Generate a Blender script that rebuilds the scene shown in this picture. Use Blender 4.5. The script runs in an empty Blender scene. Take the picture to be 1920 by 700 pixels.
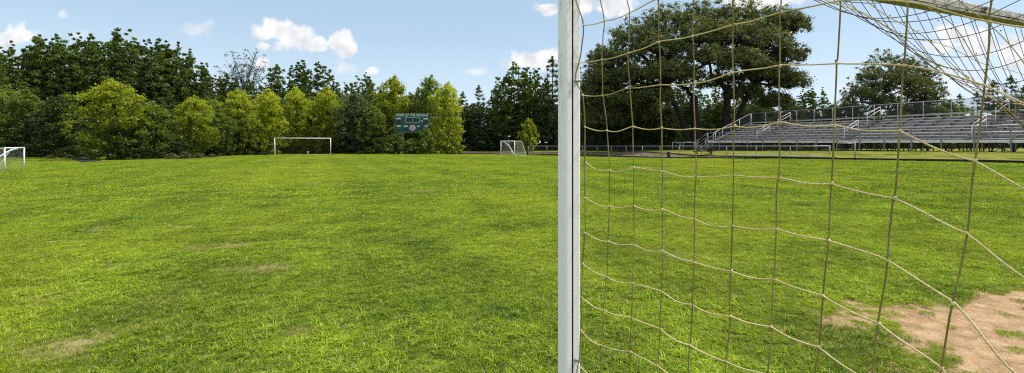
import bpy, math, random
import numpy as np
from mathutils import Vector, Matrix

random.seed(7)
rng = np.random.default_rng(7)
scene = bpy.context.scene
col = scene.collection
R = math.radians

# field axes: A runs down the pitch, CC runs along the goal line
A = np.array([-0.375, 0.927]); CC = np.array([0.927, 0.375])
EYE = 1.74
FOC = 886.0

# ------------------------------------------------------------------ terrain
def sm(a, b, t):
    t = np.clip((np.asarray(t, float) - a) / (b - a), 0, 1)
    return t * t * (3 - 2 * t)

def ground(x, y):
    x = np.asarray(x, float); y = np.asarray(y, float)
    q = CC[0] * x + CC[1] * y
    p = A[0] * x + A[1] * y
    z32 = 0.72 * (1 - sm(8, 52, p))
    z40 = 1.15 - 0.3 * sm(12, 45, p) - 0.6 * sm(44, 66, p)
    z = z32 * sm(14, 32, q) + (z40 - z32) * sm(32, 39, q)
    z = z + 0.012 * np.sin(x * 0.9 + 1.3) * np.sin(y * 0.7) + 0.03 * np.sin(x * 0.13 + 2) * np.sin(y * 0.11 + 1)
    return z

def dirt_mask(x, y):
    """1 in the worn goal mouth, 0 on the grass"""
    x = np.asarray(x, float); y = np.asarray(y, float)
    q = CC[0] * x + CC[1] * y
    p = A[0] * x + A[1] * y
    n = (0.16 * np.sin(q * 3.1 + 1.2 * np.sin(p * 2.3)) + 0.12 * np.sin(p * 5.3 + q * 2.1 + .6)
         + 0.07 * np.sin(q * 11 + 3 * np.sin(p * 7)) + 0.06 * np.sin(p * 13 - q * 6)
         + 0.045 * np.sin(q * 27 + 2 * np.sin(p * 19)) + 0.04 * np.sin(p * 31 + q * 17))
    d = np.sqrt(((q - 6.35) / 2.4) ** 2 + ((p - 1.82) / 1.30) ** 2) + n * 0.75
    d2 = np.sqrt(((q - 5.0) / 1.0) ** 2 + ((p - 3.08) / .34) ** 2) + n * 0.9
    return np.maximum(1 - sm(0.78, 1.16, d), .8 * (1 - sm(.7, 1.15, d2)))

def vnoise(x, y, seed=0):
    """cheap value noise"""
    x = np.asarray(x, float); y = np.asarray(y, float)
    xi = np.floor(x).astype(np.int64); yi = np.floor(y).astype(np.int64)
    fx = x - xi; fy = y - yi
    fx = fx * fx * (3 - 2 * fx); fy = fy * fy * (3 - 2 * fy)
    def h(a, b):
        v = np.sin(a * 127.1 + b * 311.7 + seed * 74.7) * 43758.5453
        return v - np.floor(v)
    return ((h(xi, yi) * (1 - fx) + h(xi + 1, yi) * fx) * (1 - fy)
            + (h(xi, yi + 1) * (1 - fx) + h(xi + 1, yi + 1) * fx) * fy)

def straw_mask(x, y):
    """dry straw patches, mostly on the left of the pitch"""
    n = vnoise(x * 1.0, y * 2.3, 3) * .36 + vnoise(x * 2.4, y * 4.9, 5) * .36 + vnoise(x * 8, y * 10, 9) * .28
    w = 0.12 + 0.88 * (1 - sm(-4.5, -.8, x))
    return sm(0.625, 0.72, n) * w

# ------------------------------------------------------------------ mesh helpers
def link(o, parent=None):
    col.objects.link(o)
    if parent is not None:
        o.parent = parent
    return o

def tag(o, label=None, cat=None, group=None, kind=None):
    if label: o["label"] = label
    if cat: o["category"] = cat
    if group: o["group"] = group
    if kind: o["kind"] = kind
    return o

def empty(name, loc=(0, 0, 0), rz=0.0):
    o = bpy.data.objects.new(name, None)
    o.empty_display_size = 0.3
    o.location = loc; o.rotation_euler = (0, 0, rz)
    return link(o)

def frame_of(d):
    d = d / (np.linalg.norm(d) + 1e-12)
    up = np.array([0, 0, 1.0]) if abs(d[2]) < .92 else np.array([1.0, 0, 0])
    s = np.cross(d, up); s /= np.linalg.norm(s)
    return s, np.cross(s, d)

class MB:
    def __init__(self):
        self.v = []; self.f = []; self.n = 0
    def add(self, verts, faces):
        verts = np.asarray(verts, float).reshape(-1, 3)
        self.v.append(verts)
        n = self.n
        self.f.extend([tuple(i + n for i in f) for f in faces])
        self.n += len(verts)
        return self
    def box(self, lo, hi):
        x0, y0, z0 = lo; x1, y1, z1 = hi
        v = [(x0, y0, z0), (x1, y0, z0), (x1, y1, z0), (x0, y1, z0), (x0, y0, z1), (x1, y0, z1), (x1, y1, z1), (x0, y1, z1)]
        return self.add(v, [(3, 2, 1, 0), (4, 5, 6, 7), (0, 1, 5, 4), (1, 2, 6, 5), (2, 3, 7, 6), (3, 0, 4, 7)])
    def bar(self, p0, p1, w, h=None):
        """square bar between two points"""
        h = h or w
        p0 = np.array(p0, float); p1 = np.array(p1, float)
        s, u = frame_of(p1 - p0)
        v = []
        for p in (p0, p1):
            for a, b in ((-1, -1), (1, -1), (1, 1), (-1, 1)):
                v.append(p + s * a * w / 2 + u * b * h / 2)
        return self.add(v, [(0, 1, 2, 3), (7, 6, 5, 4), (4, 5, 1, 0), (5, 6, 2, 1), (6, 7, 3, 2), (7, 4, 0, 3)])
    def tube(self, pts, rad, sides=6, cap=True):
        pts = np.asarray(pts, float)
        n = len(pts)
        rad = np.full(n, rad) if np.isscalar(rad) else np.asarray(rad, float)
        tang = np.gradient(pts, axis=0)
        tang /= (np.linalg.norm(tang, axis=1, keepdims=True) + 1e-12)
        s, u = frame_of(tang[0])
        ang = np.linspace(0, 2 * np.pi, sides, endpoint=False)
        rings = []
        for i in range(n):
            t = tang[i]
            s = s - t * np.dot(s, t); s /= (np.linalg.norm(s) + 1e-12)
            u = np.cross(s, t)
            rings.append(pts[i] + rad[i] * (np.cos(ang)[:, None] * s + np.sin(ang)[:, None] * u))
        f = []
        for i in range(n - 1):
            for k in range(sides):
                k2 = (k + 1) % sides
                f.append((i * sides + k, (i + 1) * sides + k, (i + 1) * sides + k2, i * sides + k2))
        if cap:
            f.append(tuple(range(sides)))
            f.append(tuple((n - 1) * sides + k for k in reversed(range(sides))))
        return self.add(np.concatenate(rings), f)
    def ball(self, c, r, seg=7, rings=5):
        c = np.array(c, float)
        r = np.array(r if np.ndim(r) else (r, r, r), float)
        v = [c + r * (0, 0, -1)]
        for i in range(1, rings):
            th = math.pi * i / rings - math.pi / 2
            for k in range(seg):
                ph = 2 * math.pi * k / seg
                v.append(c + r * np.array([math.cos(th) * math.cos(ph), math.cos(th) * math.sin(ph), math.sin(th)]))
        v.append(c + r * (0, 0, 1))
        f = []
        for k in range(seg):
            f.append((0, 1 + (k + 1) % seg, 1 + k))
        for i in range(rings - 2):
            b = 1 + i * seg
            for k in range(seg):
                k2 = (k + 1) % seg
                f.append((b + k, b + k2, b + seg + k2, b + seg + k))
        b = 1 + (rings - 2) * seg
        top = b + seg
        for k in range(seg):
            f.append((b + k, b + (k + 1) % seg, top))
        return self.add(v, f)
    def mesh(self, name, mat=None, smooth=False):
        me = bpy.data.meshes.new(name)
        me.from_pydata(np.concatenate(self.v).tolist(), [], self.f)
        if mat: me.materials.append(mat)
        if smooth:
            me.polygons.foreach_set("use_smooth", [True] * len(me.polygons))
        me.update()
        return me
    def build(self, name, mat, parent=None, smooth=False):
        o = bpy.data.objects.new(name, self.mesh(name, mat, smooth))
        return link(o, parent)

def bevel(o, w=0.004, seg=2):
    m = o.modifiers.new("bevel", 'BEVEL'); m.width = w; m.segments = seg; m.limit_method = 'ANGLE'
    return o

def copy_tree(o, parent=None):
    c = o.copy(); col.objects.link(c)
    if parent is not None:
        c.parent = parent
    for ch in list(o.children):
        copy_tree(ch, c)
    return c

# ------------------------------------------------------------------ materials
def newmat(name):
    m = bpy.data.materials.new(name); m.use_nodes = True
    m.node_tree.nodes.clear()
    return m, m.node_tree

def N(t, typ, **kw):
    n = t.nodes.new(typ)
    for k, v in kw.items():
        setattr(n, k, v)
    return n

def L(t, a, b):
    t.links.new(a, b)

def math_n(t, op, a, b=None, clamp=False):
    n = N(t, 'ShaderNodeMath', operation=op); n.use_clamp = clamp
    for i, v in enumerate((a, b)):
        if v is None: continue
        if isinstance(v, (int, float)): n.inputs[i].default_value = v
        else: L(t, v, n.inputs[i])
    return n.outputs[0]

def mixc(t, fac, a, b, blend='MIX'):
    n = N(t, 'ShaderNodeMix', data_type='RGBA', blend_type=blend)
    for i, v in ((0, fac), (6, a), (7, b)):
        if isinstance(v, (int, float)): n.inputs[i].default_value = v
        elif isinstance(v, tuple): n.inputs[i].default_value = (*v, 1) if len(v) == 3 else v
        else: L(t, v, n.inputs[i])
    return n.outputs[2]

def noise(t, vec, scale, detail=4, rough=.55, dist=0):
    n = N(t, 'ShaderNodeTexNoise')
    n.inputs['Scale'].default_value = scale; n.inputs['Detail'].default_value = detail
    n.inputs['Roughness'].default_value = rough; n.inputs['Distortion'].default_value = dist
    if vec is not None: L(t, vec, n.inputs['Vector'])
    return n.outputs['Fac']

def ramp(t, fac, lo, hi):
    n = N(t, 'ShaderNodeMapRange', interpolation_type='SMOOTHSTEP')
    n.inputs[1].default_value = lo; n.inputs[2].default_value = hi
    L(t, fac, n.inputs[0])
    return n.outputs[0]

def principled(t, color, rough=.6, metal=0.0, spec=.4, normal=None):
    b = N(t, 'ShaderNodeBsdfPrincipled')
    if isinstance(color, tuple): b.inputs['Base Color'].default_value = (*color, 1)
    else: L(t, color, b.inputs['Base Color'])
    if isinstance(rough, (int, float)): b.inputs['Roughness'].default_value = rough
    else: L(t, rough, b.inputs['Roughness'])
    b.inputs['Metallic'].default_value = metal
    b.inputs['Specular IOR Level'].default_value = spec
    if normal is not None: L(t, normal, b.inputs['Normal'])
    out = N(t, 'ShaderNodeOutputMaterial')
    L(t, b.outputs[0], out.inputs[0])
    return b

def bump(t, h, strength, dist):
    n = N(t, 'ShaderNodeBump'); n.inputs['Strength'].default_value = strength; n.inputs['Distance'].default_value = dist
    L(t, h, n.inputs['Height'])
    return n.outputs[0]

def simple(name, c0, c1, scale=6, rough=.6, metal=0, spec=.4, bmp=0.0):
    m, t = newmat(name)
    tc = N(t, 'ShaderNodeTexCoord')
    n = noise(t, tc.outputs['Object'], scale, 5)
    c = mixc(t, ramp(t, n, .35, .68), c0, c1)
    principled(t, c, rough, metal, spec, bump(t, n, bmp, .01) if bmp else None)
    return m

def leafmat(name, c_dark, c_light, trans=.4, gloss=.06):
    """leaf: diffuse, backlit and a little waxy shine; tone differs per leaf and per tree"""
    m, t = newmat(name)
    at = N(t, 'ShaderNodeAttribute', attribute_name='tone')
    oi = N(t, 'ShaderNodeObjectInfo')
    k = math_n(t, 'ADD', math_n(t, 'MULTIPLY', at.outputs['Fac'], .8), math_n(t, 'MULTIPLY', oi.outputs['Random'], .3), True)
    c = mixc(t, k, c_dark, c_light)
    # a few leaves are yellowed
    c = mixc(t, math_n(t, 'MULTIPLY', ramp(t, at.outputs['Fac'], .93, 1.0), .6), c, (c_light[0] * 1.5, c_light[1] * 1.15, c_light[2]))
    d = N(t, 'ShaderNodeBsdfDiffuse'); L(t, c, d.inputs[0])
    tr = N(t, 'ShaderNodeBsdfTranslucent')
    L(t, mixc(t, 1.0, c, (1.5, 1.35, .5), 'MULTIPLY'), tr.inputs[0])
    mx = N(t, 'ShaderNodeMixShader'); mx.inputs[0].default_value = trans
    L(t, d.outputs[0], mx.inputs[1]); L(t, tr.outputs[0], mx.inputs[2])
    g = N(t, 'ShaderNodeBsdfGlossy'); g.inputs['Roughness'].default_value = .45
    g.inputs[0].default_value = (.9, .95, .9, 1)
    m2 = N(t, 'ShaderNodeMixShader'); m2.inputs[0].default_value = gloss
    L(t, mx.outputs[0], m2.inputs[1]); L(t, g.outputs[0], m2.inputs[2])
    out = N(t, 'ShaderNodeOutputMaterial'); L(t, m2.outputs[0], out.inputs[0])
    return m

def netmat(name, color, cell, line, axis='XZ'):
    """see-through mesh: threads on two families of lines, open in between"""
    m, t = newmat(name)
    tc = N(t, 'ShaderNodeTexCoord')
    sp = N(t, 'ShaderNodeSeparateXYZ'); L(t, tc.outputs['UV'], sp.inputs[0])
    u, v = sp.outputs[0], sp.outputs[1]
    masks = []
    for e in (math_n(t, 'ADD', u, v), math_n(t, 'SUBTRACT', u, v)):
        fr = math_n(t, 'FRACT', math_n(t, 'DIVIDE', e, cell))
        masks.append(math_n(t, 'LESS_THAN', fr, line))
    k = math_n(t, 'MAXIMUM', masks[0], masks[1])
    d = N(t, 'ShaderNodeBsdfDiffuse'); d.inputs[0].default_value = (*color, 1)
    tr = N(t, 'ShaderNodeBsdfTransparent')
    mx = N(t, 'ShaderNodeMixShader'); L(t, k, mx.inputs[0])
    L(t, tr.outputs[0], mx.inputs[1]); L(t, d.outputs[0], mx.inputs[2])
    out = N(t, 'ShaderNodeOutputMaterial'); L(t, mx.outputs[0], out.inputs[0])
    return m

M = {}
M['young'] = leafmat('young_leaf', (.024, .056, .008), (.50, .58, .036), .44, .02)
M['mid'] = leafmat('mid_leaf', (.020, .046, .010), (.21, .30, .045), .38, .02)
M['dark'] = leafmat('dark_leaf', (.016, .038, .011), (.17, .245, .050), .35, .02)
M['grey'] = leafmat('greyish_leaf', (.020, .044, .018), (.20, .26, .095), .33, .03)
M['oak'] = leafmat('oak_leaf', (.017, .031, .010), (.225, .262, .092), .30, .03)
M['pine'] = leafmat('pine_needle', (.016, .036, .014), (.13, .19, .06), .24, .02)
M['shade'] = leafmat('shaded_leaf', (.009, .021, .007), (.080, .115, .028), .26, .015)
M['weed'] = leafmat('weed_leaf', (.07, .085, .025), (.22, .22, .08), .4)
M['bark'] = simple('bark', (.014, .011, .009), (.040, .033, .026), 9, .9, 0, .2, .4)
M['twig'] = simple('grey_twig', (.07, .065, .055), (.13, .12, .105), 9, .9, 0, .2)
M['white_paint'] = simple('white_paint', (.66, .68, .68), (.80, .80, .78), 5, .45, 0, .4)
M['galv'] = simple('galvanised_steel', (.30, .31, .32), (.42, .43, .44), 8, .42, .55, .5)
M['post_steel'] = simple('grey_post_steel', (.17, .165, .165), (.26, .25, .25), 8, .6, .2, .4)
M['frame_steel'] = simple('dark_frame_steel', (.035, .034, .034), (.08, .078, .076), 8, .7, .1, .3)
M['dull_steel'] = simple('dull_steel', (.12, .12, .125), (.2, .2, .21), 8, .6, .3, .4)
M['alu'] = simple('weathered_aluminium', (.47, .43, .42), (.62, .575, .565), 2.5, .42, .15, .5)
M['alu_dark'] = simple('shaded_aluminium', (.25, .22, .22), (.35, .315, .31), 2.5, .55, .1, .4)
M['alu_bright'] = simple('bare_aluminium', (.6, .6, .6), (.74, .73, .72), 2.5, .35, .4, .5)
M['black_rubber'] = simple('black_rubber', (.010, .010, .011), (.028, .027, .026), 6, .8, 0, .3, .3)
M['black_groove'] = simple('groove_shadow', (.004, .004, .004), (.010, .009, .008), 30, .9, 0, .1)
M['wood'] = simple('grey_wood', (.045, .038, .032), (.11, .095, .08), 7, .85, 0, .2, .3)
M['board_green'] = simple('scoreboard_green', (.006, .060, .042), (.010, .085, .058), 3, .45, 0, .4)
M['board_dark'] = simple('score_window', (.006, .006, .010), (.014, .013, .018), 8, .3, 0, .4)
M['letter'] = simple('letter_white', (.50, .60, .57), (.64, .71, .68), 12, .5)
M['emblem'] = simple('emblem_pale', (.50, .44, .50), (.62, .55, .62), 3, .5)
M['emblem_rim'] = simple('emblem_pink', (.45, .12, .17), (.55, .18, .22), 3, .5)
M['emblem_mark'] = simple('emblem_grey', (.16, .13, .17), (.22, .18, .22), 3, .5)
M['net_pale'] = netmat('pale_net', (.62, .60, .55), .12, .055)
M['net_dull'] = netmat('dull_net', (.14, .12, .07), .12, .06)
M['chain'] = netmat('chain_link', (.17, .18, .19), .08, .035)
M['chain_dark'] = netmat('dark_chain_link', (.055, .058, .062), .07, .17)

# goal paint: white powder coat with grey mildew and, underneath, moss
def goal_paint():
    m, t = newmat('mildewed_goal_paint')
    tc = N(t, 'ShaderNodeTexCoord'); g = N(t, 'ShaderNodeNewGeometry')
    P = g.outputs['Position']
    mp = N(t, 'ShaderNodeMapping'); mp.inputs['Scale'].default_value = (1, 1, .45); L(t, P, mp.inputs[0])
    n1 = noise(t, mp.outputs[0], 46, 6, .68, .3)
    n2 = noise(t, mp.outputs[0], 9, 3)
    n3 = noise(t, P, 260, 3, .7)
    sp = N(t, 'ShaderNodeSeparateXYZ'); L(t, P, sp.inputs[0])
    high = ramp(t, sp.outputs[2], 1.5, 2.2)
    k = ramp(t, math_n(t, 'ADD', n1, math_n(t, 'MULTIPLY', n2, .25)), .62, .84)
    k = math_n(t, 'MULTIPLY', k, math_n(t, 'ADD', math_n(t, 'MULTIPLY', high, .60), .0), True)
    c = mixc(t, n2, (.90, .875, .89), (.94, .92, .93))
    c = mixc(t, k, c, (.17, .17, .125))
    sc = ramp(t, n1, .77, .80)
    c = mixc(t, math_n(t, 'MULTIPLY', sc, .5), c, (.16, .14, .10))
    # the bar holds damp: greyer all along
    bar = ramp(t, sp.outputs[2], 2.36, 2.41)
    c = mixc(t, math_n(t, 'MULTIPLY', bar, math_n(t, 'ADD', math_n(t, 'MULTIPLY', ramp(t, n1, .40, .66), .5), .42)), c, (.20, .205, .165))
    # moss where the bar faces down
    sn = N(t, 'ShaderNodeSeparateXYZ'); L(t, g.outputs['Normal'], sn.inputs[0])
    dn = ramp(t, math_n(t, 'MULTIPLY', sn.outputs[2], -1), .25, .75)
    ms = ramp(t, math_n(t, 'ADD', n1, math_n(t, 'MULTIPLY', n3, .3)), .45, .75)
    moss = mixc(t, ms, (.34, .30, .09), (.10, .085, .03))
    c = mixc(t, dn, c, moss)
    # streaks of algae at low edge of the bar
    hz = math_n(t, 'MULTIPLY', ramp(t, sp.outputs[2], 2.428, 2.408), ramp(t, sp.outputs[2], 2.36, 2.39))
    c = mixc(t, math_n(t, 'MULTIPLY', hz, .55), c, (.26, .22, .09))
    principled(t, c, .40, 0, .4)
    return m
M['goal_paint'] = goal_paint()

def rope_mat():
    m, t = newmat('weathered_rope')
    g = N(t, 'ShaderNodeNewGeometry'); P = g.outputs['Position']
    n1 = noise(t, P, 14, 4); n2 = noise(t, P, 420, 2, .6)
    c = mixc(t, ramp(t, n1, .35, .7), (.72, .54, .25), (.84, .70, .42))
    c = mixc(t, math_n(t, 'MULTIPLY', ramp(t, noise(t, P, 5.5, 3), .56, .70), .6), c, (.26, .20, .07))
    c = mixc(t, ramp(t, noise(t, P, 31, 2), .70, .76), c, (.30, .33, .36))
    c = mixc(t, math_n(t, 'MULTIPLY', ramp(t, n2, .4, .7), .5), c, (.10, .07, .03))
    # upright strands use a darker copy, their shaded side painted into the colour
    principled(t, c, .85, 0, .15, bump(t, n2, .5, .002))
    return m
M['rope'] = rope_mat()
def rope_dark_mat():
    m, t = newmat('shaded_rope')
    g = N(t, 'ShaderNodeNewGeometry'); P = g.outputs['Position']
    n1 = noise(t, P, 10, 4); n2 = noise(t, P, 420, 2, .6)
    c = mixc(t, ramp(t, n1, .35, .7), (.23, .175, .055), (.38, .30, .12))  # rope colour darkened for the shaded side of the uprights
    c = mixc(t, math_n(t, 'MULTIPLY', ramp(t, n2, .4, .7), .5), c, (.06, .045, .02))
    c = mixc(t, ramp(t, noise(t, P, 27, 2), .69, .74), c, (.20, .22, .25))
    principled(t, c, .85, 0, .15, bump(t, n2, .5, .002))
    return m
M['rope_dark'] = rope_dark_mat()
M['rope_black'] = simple('shadowed_rope', (.050, .036, .018), (.13, .098, .045), 30, .9, 0, .1)  # darkest rope copy: shadow on the roof cross strands put into the colour

# ------------------------------------------------------------------ ground
def ground_mat():
    m, t = newmat('turf_and_soil')
    g = N(t, 'ShaderNodeNewGeometry'); P = g.outputs['Position']
    aD = N(t, 'ShaderNodeAttribute', attribute_name='dirt').outputs['Fac']
    aS = N(t, 'ShaderNodeAttribute', attribute_name='straw').outputs['Fac']
    aF = N(t, 'ShaderNodeAttribute', attribute_name='wood').outputs['Fac']
    aB = N(t, 'ShaderNodeAttribute', attribute_name='bank').outputs['Fac']
    n_big = noise(t, P, .12, 4); n_mid = noise(t, P, 1.1, 5, .6); n_fine = noise(t, P, 13, 5, .7)
    c = mixc(t, ramp(t, n_mid, .35, .65), (.115, .165, .014), (.20, .245, .022))
    c = mixc(t, ramp(t, n_fine, .42, .62), c, (.055, .085, .010))
    c = mixc(t, math_n(t, 'MULTIPLY', ramp(t, n_big, .45, .65), .5), c, (.22, .235, .026))
    c = mixc(t, math_n(t, 'MULTIPLY', aS, .8), c, (.42, .33, .165))
    c = mixc(t, math_n(t, 'MULTIPLY', aB, .7), c, (.25, .235, .045))
    # bare soil
    n_s = noise(t, P, 5, 6, .65); n_c = noise(t, P, 38, 4, .65)
    soil = mixc(t, ramp(t, n_s, .35, .65), (.36, .228, .118), (.57, .385, .220))
    soil = mixc(t, math_n(t, 'MULTIPLY', ramp(t, n_c, .58, .70), .75), soil, (.11, .07, .04))
    soil = mixc(t, math_n(t, 'MULTIPLY', ramp(t, noise(t, P, 90, 3, .7), .62, .72), .6), soil, (.50, .42, .30))
    c = mixc(t, aD, c, soil)
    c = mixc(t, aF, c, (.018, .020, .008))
    hb = math_n(t, 'ADD', math_n(t, 'MULTIPLY', n_fine, .6), math_n(t, 'ADD', n_s, math_n(t, 'MULTIPLY', n_c, .35)))
    principled(t, c, .95, 0, .1, bump(t, hb, 1.0, .07))
    return m

def axis_pts(lo, hi, segs):
    out = [lo]
    x = lo
    while x < hi:
        d = segs(x)
        x += d
        out.append(min(x, hi))
    return np.array(out)
def step_x(x):
    a = abs(x - 2.0)
    return .07 if a < 6 else (.16 if a < 12 else min(40, max(.2, (a - 10) * .09)))
def step_y(y):
    if y < 2: return max(.3, (2 - y) * .2)
    return .07 if y < 7.5 else min(40, .07 + (y - 7.5) * .05)
gx = axis_pts(-620, 620, step_x); gy = axis_pts(-60, 900, step_y)
X, Y = np.meshgrid(gx, gy)
Z = ground(X, Y)
near = (Y < 9) & (np.abs(X - 2) < 9)
Z = Z + near * (dirt_mask(X, Y) * (-.025 + .012 * (vnoise(X * 9, Y * 9, 1) - .5) + .012 * (vnoise(X * 3, Y * 3, 2) - .5)))
nx, ny = len(gx), len(gy)
me = bpy.data.meshes.new("ground")
V = np.stack([X.ravel(), Y.ravel(), Z.ravel()], 1)
idx = np.arange(nx * ny).reshape(ny, nx)
F = np.stack([idx[:-1, :-1].ravel(), idx[:-1, 1:].ravel(), idx[1:, 1:].ravel(), idx[1:, :-1].ravel()], 1)
me.vertices.add(len(V)); me.vertices.foreach_set("co", V.ravel())
me.loops.add(F.size); me.loops.foreach_set("vertex_index", F.ravel())
me.polygons.add(len(F)); me.polygons.foreach_set("loop_start", np.arange(0, F.size, 4))
me.update(calc_edges=True)
me.polygons.foreach_set("use_smooth", np.ones(len(F), bool))
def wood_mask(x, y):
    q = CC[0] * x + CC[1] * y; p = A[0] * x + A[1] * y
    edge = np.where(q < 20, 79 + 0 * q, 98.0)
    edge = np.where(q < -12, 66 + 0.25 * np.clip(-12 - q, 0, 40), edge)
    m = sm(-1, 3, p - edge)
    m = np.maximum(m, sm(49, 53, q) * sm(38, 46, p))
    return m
def bank_mask(x, y):
    q = CC[0] * x + CC[1] * y; p = A[0] * x + A[1] * y
    return np.maximum(sm(32, 33, q), sm(72, 74, p) * sm(20, 23, q))
for nm, fn in (("dirt", dirt_mask), ("straw", straw_mask), ("wood", wood_mask), ("bank", bank_mask)):
    a = me.attributes.new(nm, 'FLOAT', 'POINT')
    a.data.foreach_set("value", fn(X, Y).ravel().astype(np.float32))
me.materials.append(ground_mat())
go = link(bpy.data.objects.new("ground", me)); tag(go, "mown grass pitch running to the tree line with a worn goal mouth", None, kind="structure")

# ------------------------------------------------------------------ grass (uncountable)
def blade_mat():
    m, t = newmat('grass_blade')
    g = N(t, 'ShaderNodeNewGeometry'); P = g.outputs['Position']
    at = N(t, 'ShaderNodeAttribute', attribute_name='tone').outputs['Fac']
    oi = N(t, 'ShaderNodeObjectInfo').outputs['Random']
    n1 = noise(t, P, .9, 4, .6); n2 = noise(t, P, .11, 3); n3 = noise(t, P, 5.5, 2)
    k = math_n(t, 'ADD', math_n(t, 'MULTIPLY', at, .95), math_n(t, 'MULTIPLY', math_n(t, 'SUBTRACT', n1, .56), 1.0), False)
    k = math_n(t, 'ADD', k, math_n(t, 'MULTIPLY', math_n(t, 'SUBTRACT', n3, .4), .55), True)
    dp = N(t, 'ShaderNodeVectorMath', operation='DOT_PRODUCT'); L(t, P, dp.inputs[0]); dp.inputs[1].default_value = (2.1, .85, 0)
    wob = math_n(t, 'ADD', dp.outputs['Value'], math_n(t, 'MULTIPLY', n2, 3.0))
    k = math_n(t, 'ADD', k, math_n(t, 'MULTIPLY', math_n(t, 'SINE', wob), .055), True)
    c = mixc(t, k, (.036, .098, .008), (.42, .55, .046))
    c = mixc(t, math_n(t, 'MULTIPLY', ramp(t, n2, .42, .66), .45), c, (.42, .47, .035))
    c = mixc(t, ramp(t, at, .90, .97), c, (.52, .42, .21))
    d = N(t, 'ShaderNodeBsdfDiffuse'); L(t, c, d.inputs[0])
    tr = N(t, 'ShaderNodeBsdfTranslucent'); L(t, mixc(t, 1.0, c, (1.45, 1.35, .6), 'MULTIPLY'), tr.inputs[0])
    mx = N(t, 'ShaderNodeMixShader'); mx.inputs[0].default_value = .36
    L(t, d.outputs[0], mx.inputs[1]); L(t, tr.outputs[0], mx.inputs[2])
    gl = N(t, 'ShaderNodeBsdfGlossy'); gl.inputs['Roughness'].default_value = .42
    m2 = N(t, 'ShaderNodeMixShader'); m2.inputs[0].default_value = .012
    L(t, mx.outputs[0], m2.inputs[1]); L(t, gl.outputs[0], m2.inputs[2])
    out = N(t, 'ShaderNodeOutputMaterial'); L(t, m2.outputs[0], out.inputs[0])
    return m
M['blade'] = blade_mat()

def mesh_np(name, V, quads, tone, mat):
    me = bpy.data.meshes.new(name)
    me.vertices.add(len(V)); me.vertices.foreach_set("co", V.astype(np.float32).ravel())
    k = quads.shape[1]
    me.loops.add(quads.size); me.loops.foreach_set("vertex_index", quads.astype(np.int32).ravel())
    me.polygons.add(len(quads)); me.polygons.foreach_set("loop_start", np.arange(0, quads.size, k, dtype=np.int32))
    me.update(calc_edges=True)
    a = me.attributes.new("tone", 'FLOAT', 'FACE')
    a.data.foreach_set("value", tone.astype(np.float32))
    me.materials.append(mat)
    return me

def blades(n, size, hmin, hmax, wmin, wmax, lean, clumps=0, tone_lo=0, tone_hi=1, dry=0.05):
    r = rng
    if clumps:
        cc = (r.random((clumps, 2)) - .5) * size
        ci = r.integers(0, clumps, n)
        base = cc[ci] + r.normal(0, size * .018, (n, 2))
        dirang = np.arctan2(base[:, 1] - cc[ci][:, 1], base[:, 0] - cc[ci][:, 0]) + r.normal(0, .6, n)
        tc = r.random(clumps)[ci]
    else:
        base = (r.random((n, 2)) - .5) * size
        dirang = r.random(n) * 2 * np.pi
        tc = r.random(n)
    h = r.uniform(hmin, hmax, n) * (0.6 + .4 * r.random(n)); w = r.uniform(wmin, wmax, n)
    ln = np.abs(r.normal(lean, lean * .45, n))
    dx, dy = np.cos(dirang), np.sin(dirang)
    wa = dirang + np.pi / 2 + r.normal(0, .7, n)
    sx, sy = np.cos(wa) * w / 2, np.sin(wa) * w / 2
    b = np.stack([base[:, 0], base[:, 1], np.full(n, -.006)], 1)
    mid = b + np.stack([dx * ln * h * .35, dy * ln * h * .35, h * .62], 1)
    tip = b + np.stack([dx * ln * h, dy * ln * h, h * (1 - .25 * np.clip(ln, 0, 1.6))], 1)
    s = np.stack([sx, sy, np.zeros(n)], 1)
    V = np.stack([b - s * .8, b + s * .8, mid + s, mid - s, tip + s * .12, tip - s * .12], 1).reshape(-1, 3)
    i0 = np.arange(n)[:, None] * 6
    Q = np.concatenate([i0 + np.array([[0, 1, 2, 3]]), i0 + np.array([[3, 2, 4, 5]])], 0)
    tone = tone_lo + (tone_hi - tone_lo) * (.5 * tc + .5 * r.random(n) ** 1.2) * .88
    tone[r.random(n) < dry] = .99
    return V, Q, np.concatenate([tone, tone])

protos = bpy.data.collections.new("grass_sources")
def proto(name, parts):
    Vs, Qs, Ts, o = [], [], [], 0
    for V, Q, T in parts:
        Vs.append(V); Qs.append(Q + o); Ts.append(T); o += len(V)
    me = mesh_np(name, np.concatenate(Vs), np.concatenate(Qs), np.concatenate(Ts), M['blade'])
    ob = bpy.data.objects.new(name, me); protos.objects.link(ob)
# names sorted: a..c near lawn, d dry, e..f distant lawn
proto("a_lawn", [blades(620, .55, .025, .06, .003, .0055, .9), blades(300, .5, .03, .065, .005, .009, 1.0, 26, .2, 1)])
proto("b_lawn", [blades(620, .55, .025, .055, .003, .0055, 1.0), blades(460, .5, .035, .075, .006, .010, 1.1, 30, .3, 1)])
proto("c_lawn", [blades(760, .55, .02, .05, .003, .005, .9, 0, 0, .8), blades(120, .5, .04, .07, .005, .008, 1.0, 8, .1, .8)])
proto("d_straw", [blades(420, .5, .02, .05, .003, .005, 1.8, 0, 0, .8, .55), blades(120, .5, .03, .06, .004, .008, 1.0, 10, .2, 1)])
proto("e_sward", [blades(1300, 2.3, .03, .07, .016, .03, .9, 0, .15, 1, .03), blades(500, 2.2, .04, .09, .02, .035, .9, 26, .3, 1, .03)])
proto("f_sward", [blades(1500, 2.3, .03, .06, .016, .03, 1.0, 0, 0, .85, .05), blades(240, 2.2, .04, .08, .02, .032, .9, 16, .2, 1, .05)])

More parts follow.
